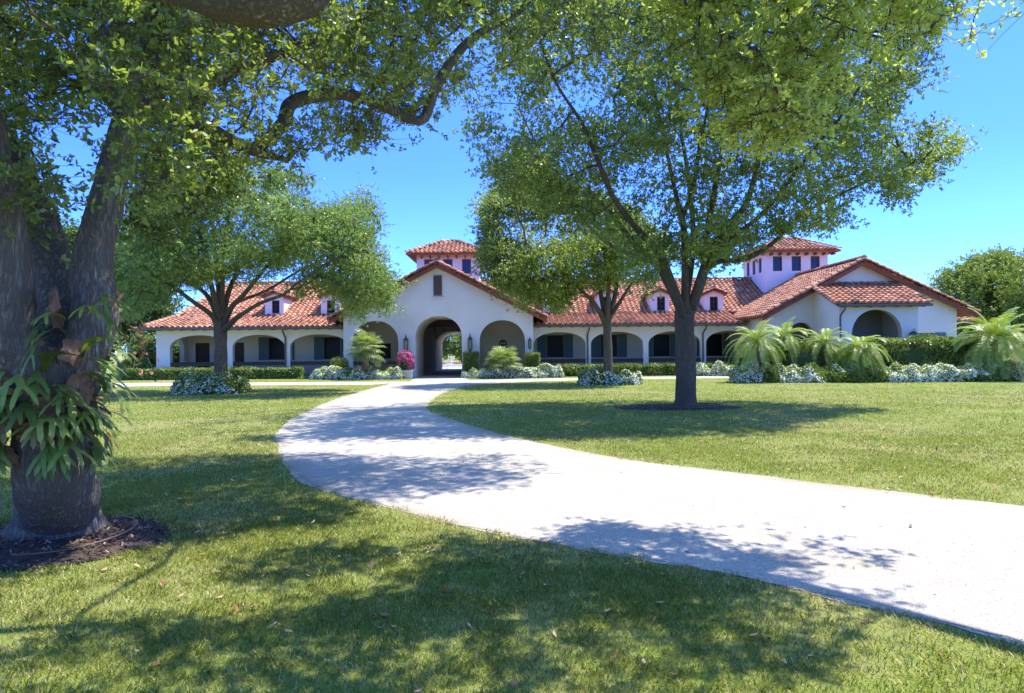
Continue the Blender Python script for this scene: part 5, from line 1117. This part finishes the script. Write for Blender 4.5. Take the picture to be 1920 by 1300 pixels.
def staghorn(spots, name, label, seed, nsh, L=.5, w=.035, shields=True):
    rs = random.Random(seed); V = []; T_ = []; c0 = spots[0][0]; e = empty(name, c0, label, 'fern')
    S = MB()
    for (c, cen, R, n) in spots:
        c = np.array(c); cen = np.array(cen)
        for i in range(n):
            a = rs.uniform(-1.9, 1.9) - math.pi / 2; h = rs.uniform(-.5, .5) * R[1]; base = cen + np.array([math.cos(a) * R[0], math.sin(a) * R[0], h])
            frond(V, T_, base, a + rs.uniform(-.5, .5), rs.uniform(-.35, .9), L * rs.uniform(.7, 1.15), w * rs.uniform(.8, 1.25), rs, 2, rs.uniform(1.0, 2.2), min(1, max(0, rs.gauss(.5, .26))))
        for i in range(nsh if shields else 0):
            a = rs.uniform(-1.9, 1.9) - math.pi / 2; h = rs.uniform(-.5, .5) * R[1]; r = rs.uniform(.06, .11); base = cen + np.array([math.cos(a) * R[0] * .93, math.sin(a) * R[0] * .93, h]); nn = np.array([math.cos(a), math.sin(a), rs.uniform(-.1, .5)]); nn /= np.linalg.norm(nn); u = unit(np.cross(nn, [0, 0, 1.])); v = np.cross(u, nn)
            vs = [base + nn * .06]; k = 16
            for rr, off in ((.5, .05), (1, -.0)):
                for j in range(k):
                    th = 2 * math.pi * j / k; q = 1 + .18 * math.sin(5 * th + i) * rr; vs.append(base + (u * math.cos(th) + v * math.sin(th)) * r * rr * q + nn * (off + .035 * rs.random() * rr + (.07 if rr == 1 and math.sin(th) > .3 else 0)))
            S.add(vs, [(0, 1 + j, 1 + (j + 1) % k) for j in range(k)] + [(1 + j, 1 + k + j, 1 + k + (j + 1) % k, 1 + (j + 1) % k) for j in range(k)])
    poly_cloud('antler_fronds', np.array([[list(v) for v in q] for q in V]), 'stag', e, np.clip(np.array(T_), 0, 1))
    if shields: S.build('shield_fronds', 'shield', e, True)
tc = lambda px, py, Y=5.7: PY(px, py, Y)
staghorn([(tc(100, 780), tc(95, 730), (.33, .60), 60), (tc(100, 820), tc(70, 800), (.32, .45), 50)], 'staghorn_fern', 'large staghorn fern with brown shields wrapped round the left trunk', 5, 26, .38, .036)
staghorn([(tc(165, 560), tc(160, 590, 5.6), (.20, .38), 12)], 'staghorn_fern', 'small upright fern growing above the large one on the left trunk', 9, 3, .36, .026)
# dead reddish twig hanging beside the trunk
tw = MB(); c = [tuple(PY(215, 560, 5.6)), tuple(PY(240, 610, 5.5)), tuple(PY(262, 640, 5.45)), tuple(PY(290, 700, 5.4))]; tw.tube(c, [.006, .005, .004, .003], 5)
e = empty('dead_twig', c[0], 'dead twig with curled reddish brown leaves hanging beside the left trunk', 'twig'); tw.build('stem', 'bark_small', e)
B_ = []; 
for i in range(34): f = random.random(); q = np.array(c[1]) * (1 - f) + np.array(c[3]) * f; B_.append(q + RNG.normal(size=3) * .05)
B_ = np.array(B_); poly_cloud('dead_leaves', leaves(B_, unit(rnd_dir(len(B_)) + [0, 0, -.6]), RNG.uniform(.05, .09, len(B_)), .03), 'deadleaf', e, RNG.uniform(0, .5, len(B_)))
# irrigation hoses on the two mulch rings
def ring_hose(c, rx, ry, a0, a1, z, r, lab):
    n = 40; P = []
    for i in range(n + 1):
        th = a0 + (a1 - a0) * i / n; q = 1 + .05 * math.sin(3 * th); P.append((c[0] + rx * q * math.cos(th), c[1] + ry * q * math.sin(th), z + .02 * math.sin(2.3 * th)))
    mb = MB(); mb.tube(P, [r] * len(P), 8); tag(mb.build('irrigation_hose', 'hose', None, True), lab, 'hose')
ring_hose(MUL[0], .72, .62, -1.3, 1.0, .075, .009, 'brown irrigation hose curving round the foot of the huge left trunk')
ring_hose(MUL[1], 1.25, .65, -1.9, 1.2, .06, .014, 'dark irrigation hose lying on the mulch circle of the right lawn')
# ---------------------------------------------------------------- grass, fallen leaves, loose stones
def on_lawn(x, y, m=0.0):
    j = np.array([(mnoise.noise(Vector((a * 4, b * 4, 1))), mnoise.noise(Vector((a * 4, b * 4, 8)))) for a, b in zip(x, y)]) if m else np.zeros((len(x), 2))
    j = j * m + (RNG.normal(size=j.shape) * m * .25 if m else 0)
    k = ~inpoly(x + j[:, 0], y + j[:, 1], ROADXY)
    for c in MUL: k &= ((x - c[0]) / (c[2] * .97)) ** 2 + ((y - c[1]) / (c[3] * .97)) ** 2 > 1
    return k
GV = []; GT = []
def blades(n, y0, y1, hgt, wid, pxm=1.15):
    # spread evenly over the wedge in front of the camera (and a step to each side)
    y = np.sqrt(RNG.uniform(y0 ** 2, y1 ** 2, n)); x = RNG.uniform(-1, 1, n) * (y * .75 * pxm + 1.2)
    k = on_lawn(x, y, .16); fade = np.minimum(np.clip((y1 - y) / (.35 * y1), 0, 1), np.clip((y - y0) / (.25 * y0), 0, 1) if y0 > 3 else 1); k &= RNG.uniform(size=n) < fade; x = x[k]; y = y[k]
    P = np.stack([x, y, np.zeros(len(x))], 1); q = np.array([(mnoise.noise(Vector((a * .8, b * .8, 0))), mnoise.noise(Vector((a * 3.5, b * 3.5, 5)))) for a, b in zip(x, y)])
    dens = .72 + .55 * q[:, 0] + .5 * q[:, 1]; k = RNG.uniform(size=len(x)) < np.clip(dens, .25, 1); P = P[k]; q = q[k]; n = len(P)
    h = hgt * RNG.uniform(.55, 1.3, n) * (1 + .35 * q[:, 1]); a = RNG.uniform(0, 6.283, n); lean = RNG.uniform(.1, 1.1, n)
    d = np.stack([np.cos(a) * lean, np.sin(a) * lean, np.ones(n)], 1); d = unit(d); s = np.stack([-np.sin(a), np.cos(a), np.zeros(n)], 1) * (wid * RNG.uniform(.7, 1.3, n))[:, None] * .5
    m = P + d * (h * .6)[:, None]; d2 = unit(d + np.stack([np.cos(a) * .5, np.sin(a) * .5, np.full(n, -.25)], 1)); t = m + d2 * (h * .45)[:, None]
    V = np.stack([P - s, P + s, m + s * .7, t, m - s * .7], 1)
    tn = np.clip(.42 + .28 * q[:, 0] + .2 * q[:, 1] + RNG.normal(size=n) * .17, 0, .9); dry = RNG.uniform(size=n) < np.clip(.19 - .55 * q[:, 0] - .2 * q[:, 1], .04, .5); tn[dry] = RNG.uniform(.92, 1, dry.sum())
    ed = edist(P[:, 0], P[:, 1], ROADXY); e2 = (RNG.uniform(size=n) < np.exp(-ed / .16) * .65); tn[e2] = RNG.uniform(.93, 1, e2.sum())
    GV.append(V); GT.append(tn)
blades(330000, 2.6, 8, .033, .0048)
blades(380000, 5.0, 15, .033, .0075)
blades(290000, 8.5, 28, .034, .014)
blades(170000, 16, 44, .034, .026)
M['grass'] = mat('grass_blade', tint=[(0, (.105, .15, .03)), (.45, (.225, .265, .055)), (.88, (.37, .37, .11)), (.93, (.50, .42, .22)), (1, (.68, .58, .37))], transl=.38, rough=.5, spec=.3)
tag(poly_cloud('grass', np.concatenate(GV), 'grass', None, np.concatenate(GT)), 'lawn grass with some dry blades', 'grass', kind='stuff')
n = 1500; y = np.sqrt(RNG.uniform(2.6 ** 2, 13 ** 2, n)); x = RNG.uniform(-1, 1, n) * (y * .85 + 1); k = np.array([mnoise.noise(Vector((a * .5, b * .5, 3))) for a, b in zip(x, y)]) > -.15
k &= on_lawn(x, y) | (RNG.uniform(size=n) < .12); x = x[k]; y = y[k]; n = len(x); P = np.stack([x, y, np.where(on_lawn(x, y), RNG.uniform(.015, .035, n), .01)], 1)
d = rnd_dir(n); d[:, 2] *= .25; d = unit(d); s = unit(np.cross(d, np.array([0, 0, 1.]) + rnd_dir(n) * .35)); L_ = RNG.uniform(.03, .075, n)[:, None]; W_ = L_ * .42
V = np.stack([P, P + d * L_ * .35 + s * W_ * .4, P + d * L_ * .7 + s * W_ * .5, P + d * L_ + np.array([0, 0, .008]), P + d * L_ * .7 - s * W_ * .5, P + d * L_ * .35 - s * W_ * .4], 1)
tag(poly_cloud('fallen_leaves', V, 'deadleaf', None, RNG.uniform(0, 1, n)), 'dry fallen leaves scattered over the lawn', 'leaves', kind='stuff')
# loose stones on the drive
n = 42000; y = np.sqrt(RNG.uniform(3.4 ** 2, 15 ** 2, n)); x = RNG.uniform(-1, 1.0, n) * (y * .85 + 1); k = inpoly(x, y, ROADXY) & (RNG.uniform(size=n) < np.clip(9 / y, .3, 1)); x = x[k]; y = y[k]; n = len(x)
r = RNG.uniform(.003, .009, n)[:, None]; c = np.stack([x, y, np.full(n, .0075)], 1); a = RNG.uniform(0, 6.28, n)
u = np.stack([np.cos(a), np.sin(a), np.zeros(n)], 1); v = np.stack([-np.sin(a), np.cos(a), np.zeros(n)], 1) * RNG.uniform(.6, 1, n)[:, None]; z = np.array([0, 0, 1.]) * .45
tp = [c + r * (.45 * u + .3 * v + z), c + r * (-.35 * u + .4 * v + z * .9), c + r * (-.4 * u - .35 * v + z), c + r * (.4 * u - .4 * v + z * .85)]
bt = [c + r * (1 * u + .7 * v), c + r * (-.8 * u + .9 * v), c + r * (-.9 * u - .8 * v), c + r * (.9 * u - .9 * v)]
V = np.concatenate([np.stack(tp, 1)] + [np.stack([bt[i], bt[(i + 1) % 4], tp[(i + 1) % 4], tp[i]], 1) for i in range(4)])
M['stone_chip'] = mat('stone_chip', tint=[(0, (.24, .21, .18)), (.3, (.42, .39, .35)), (.95, (.58, .55, .50)), (1, (.36, .22, .13))], rough=.9)
tt = RNG.uniform(0, 1, n); tag(poly_cloud('loose_gravel', V, 'stone_chip', None, np.tile(tt, 5)), 'loose stone chips on the drive', 'gravel', kind='stuff')
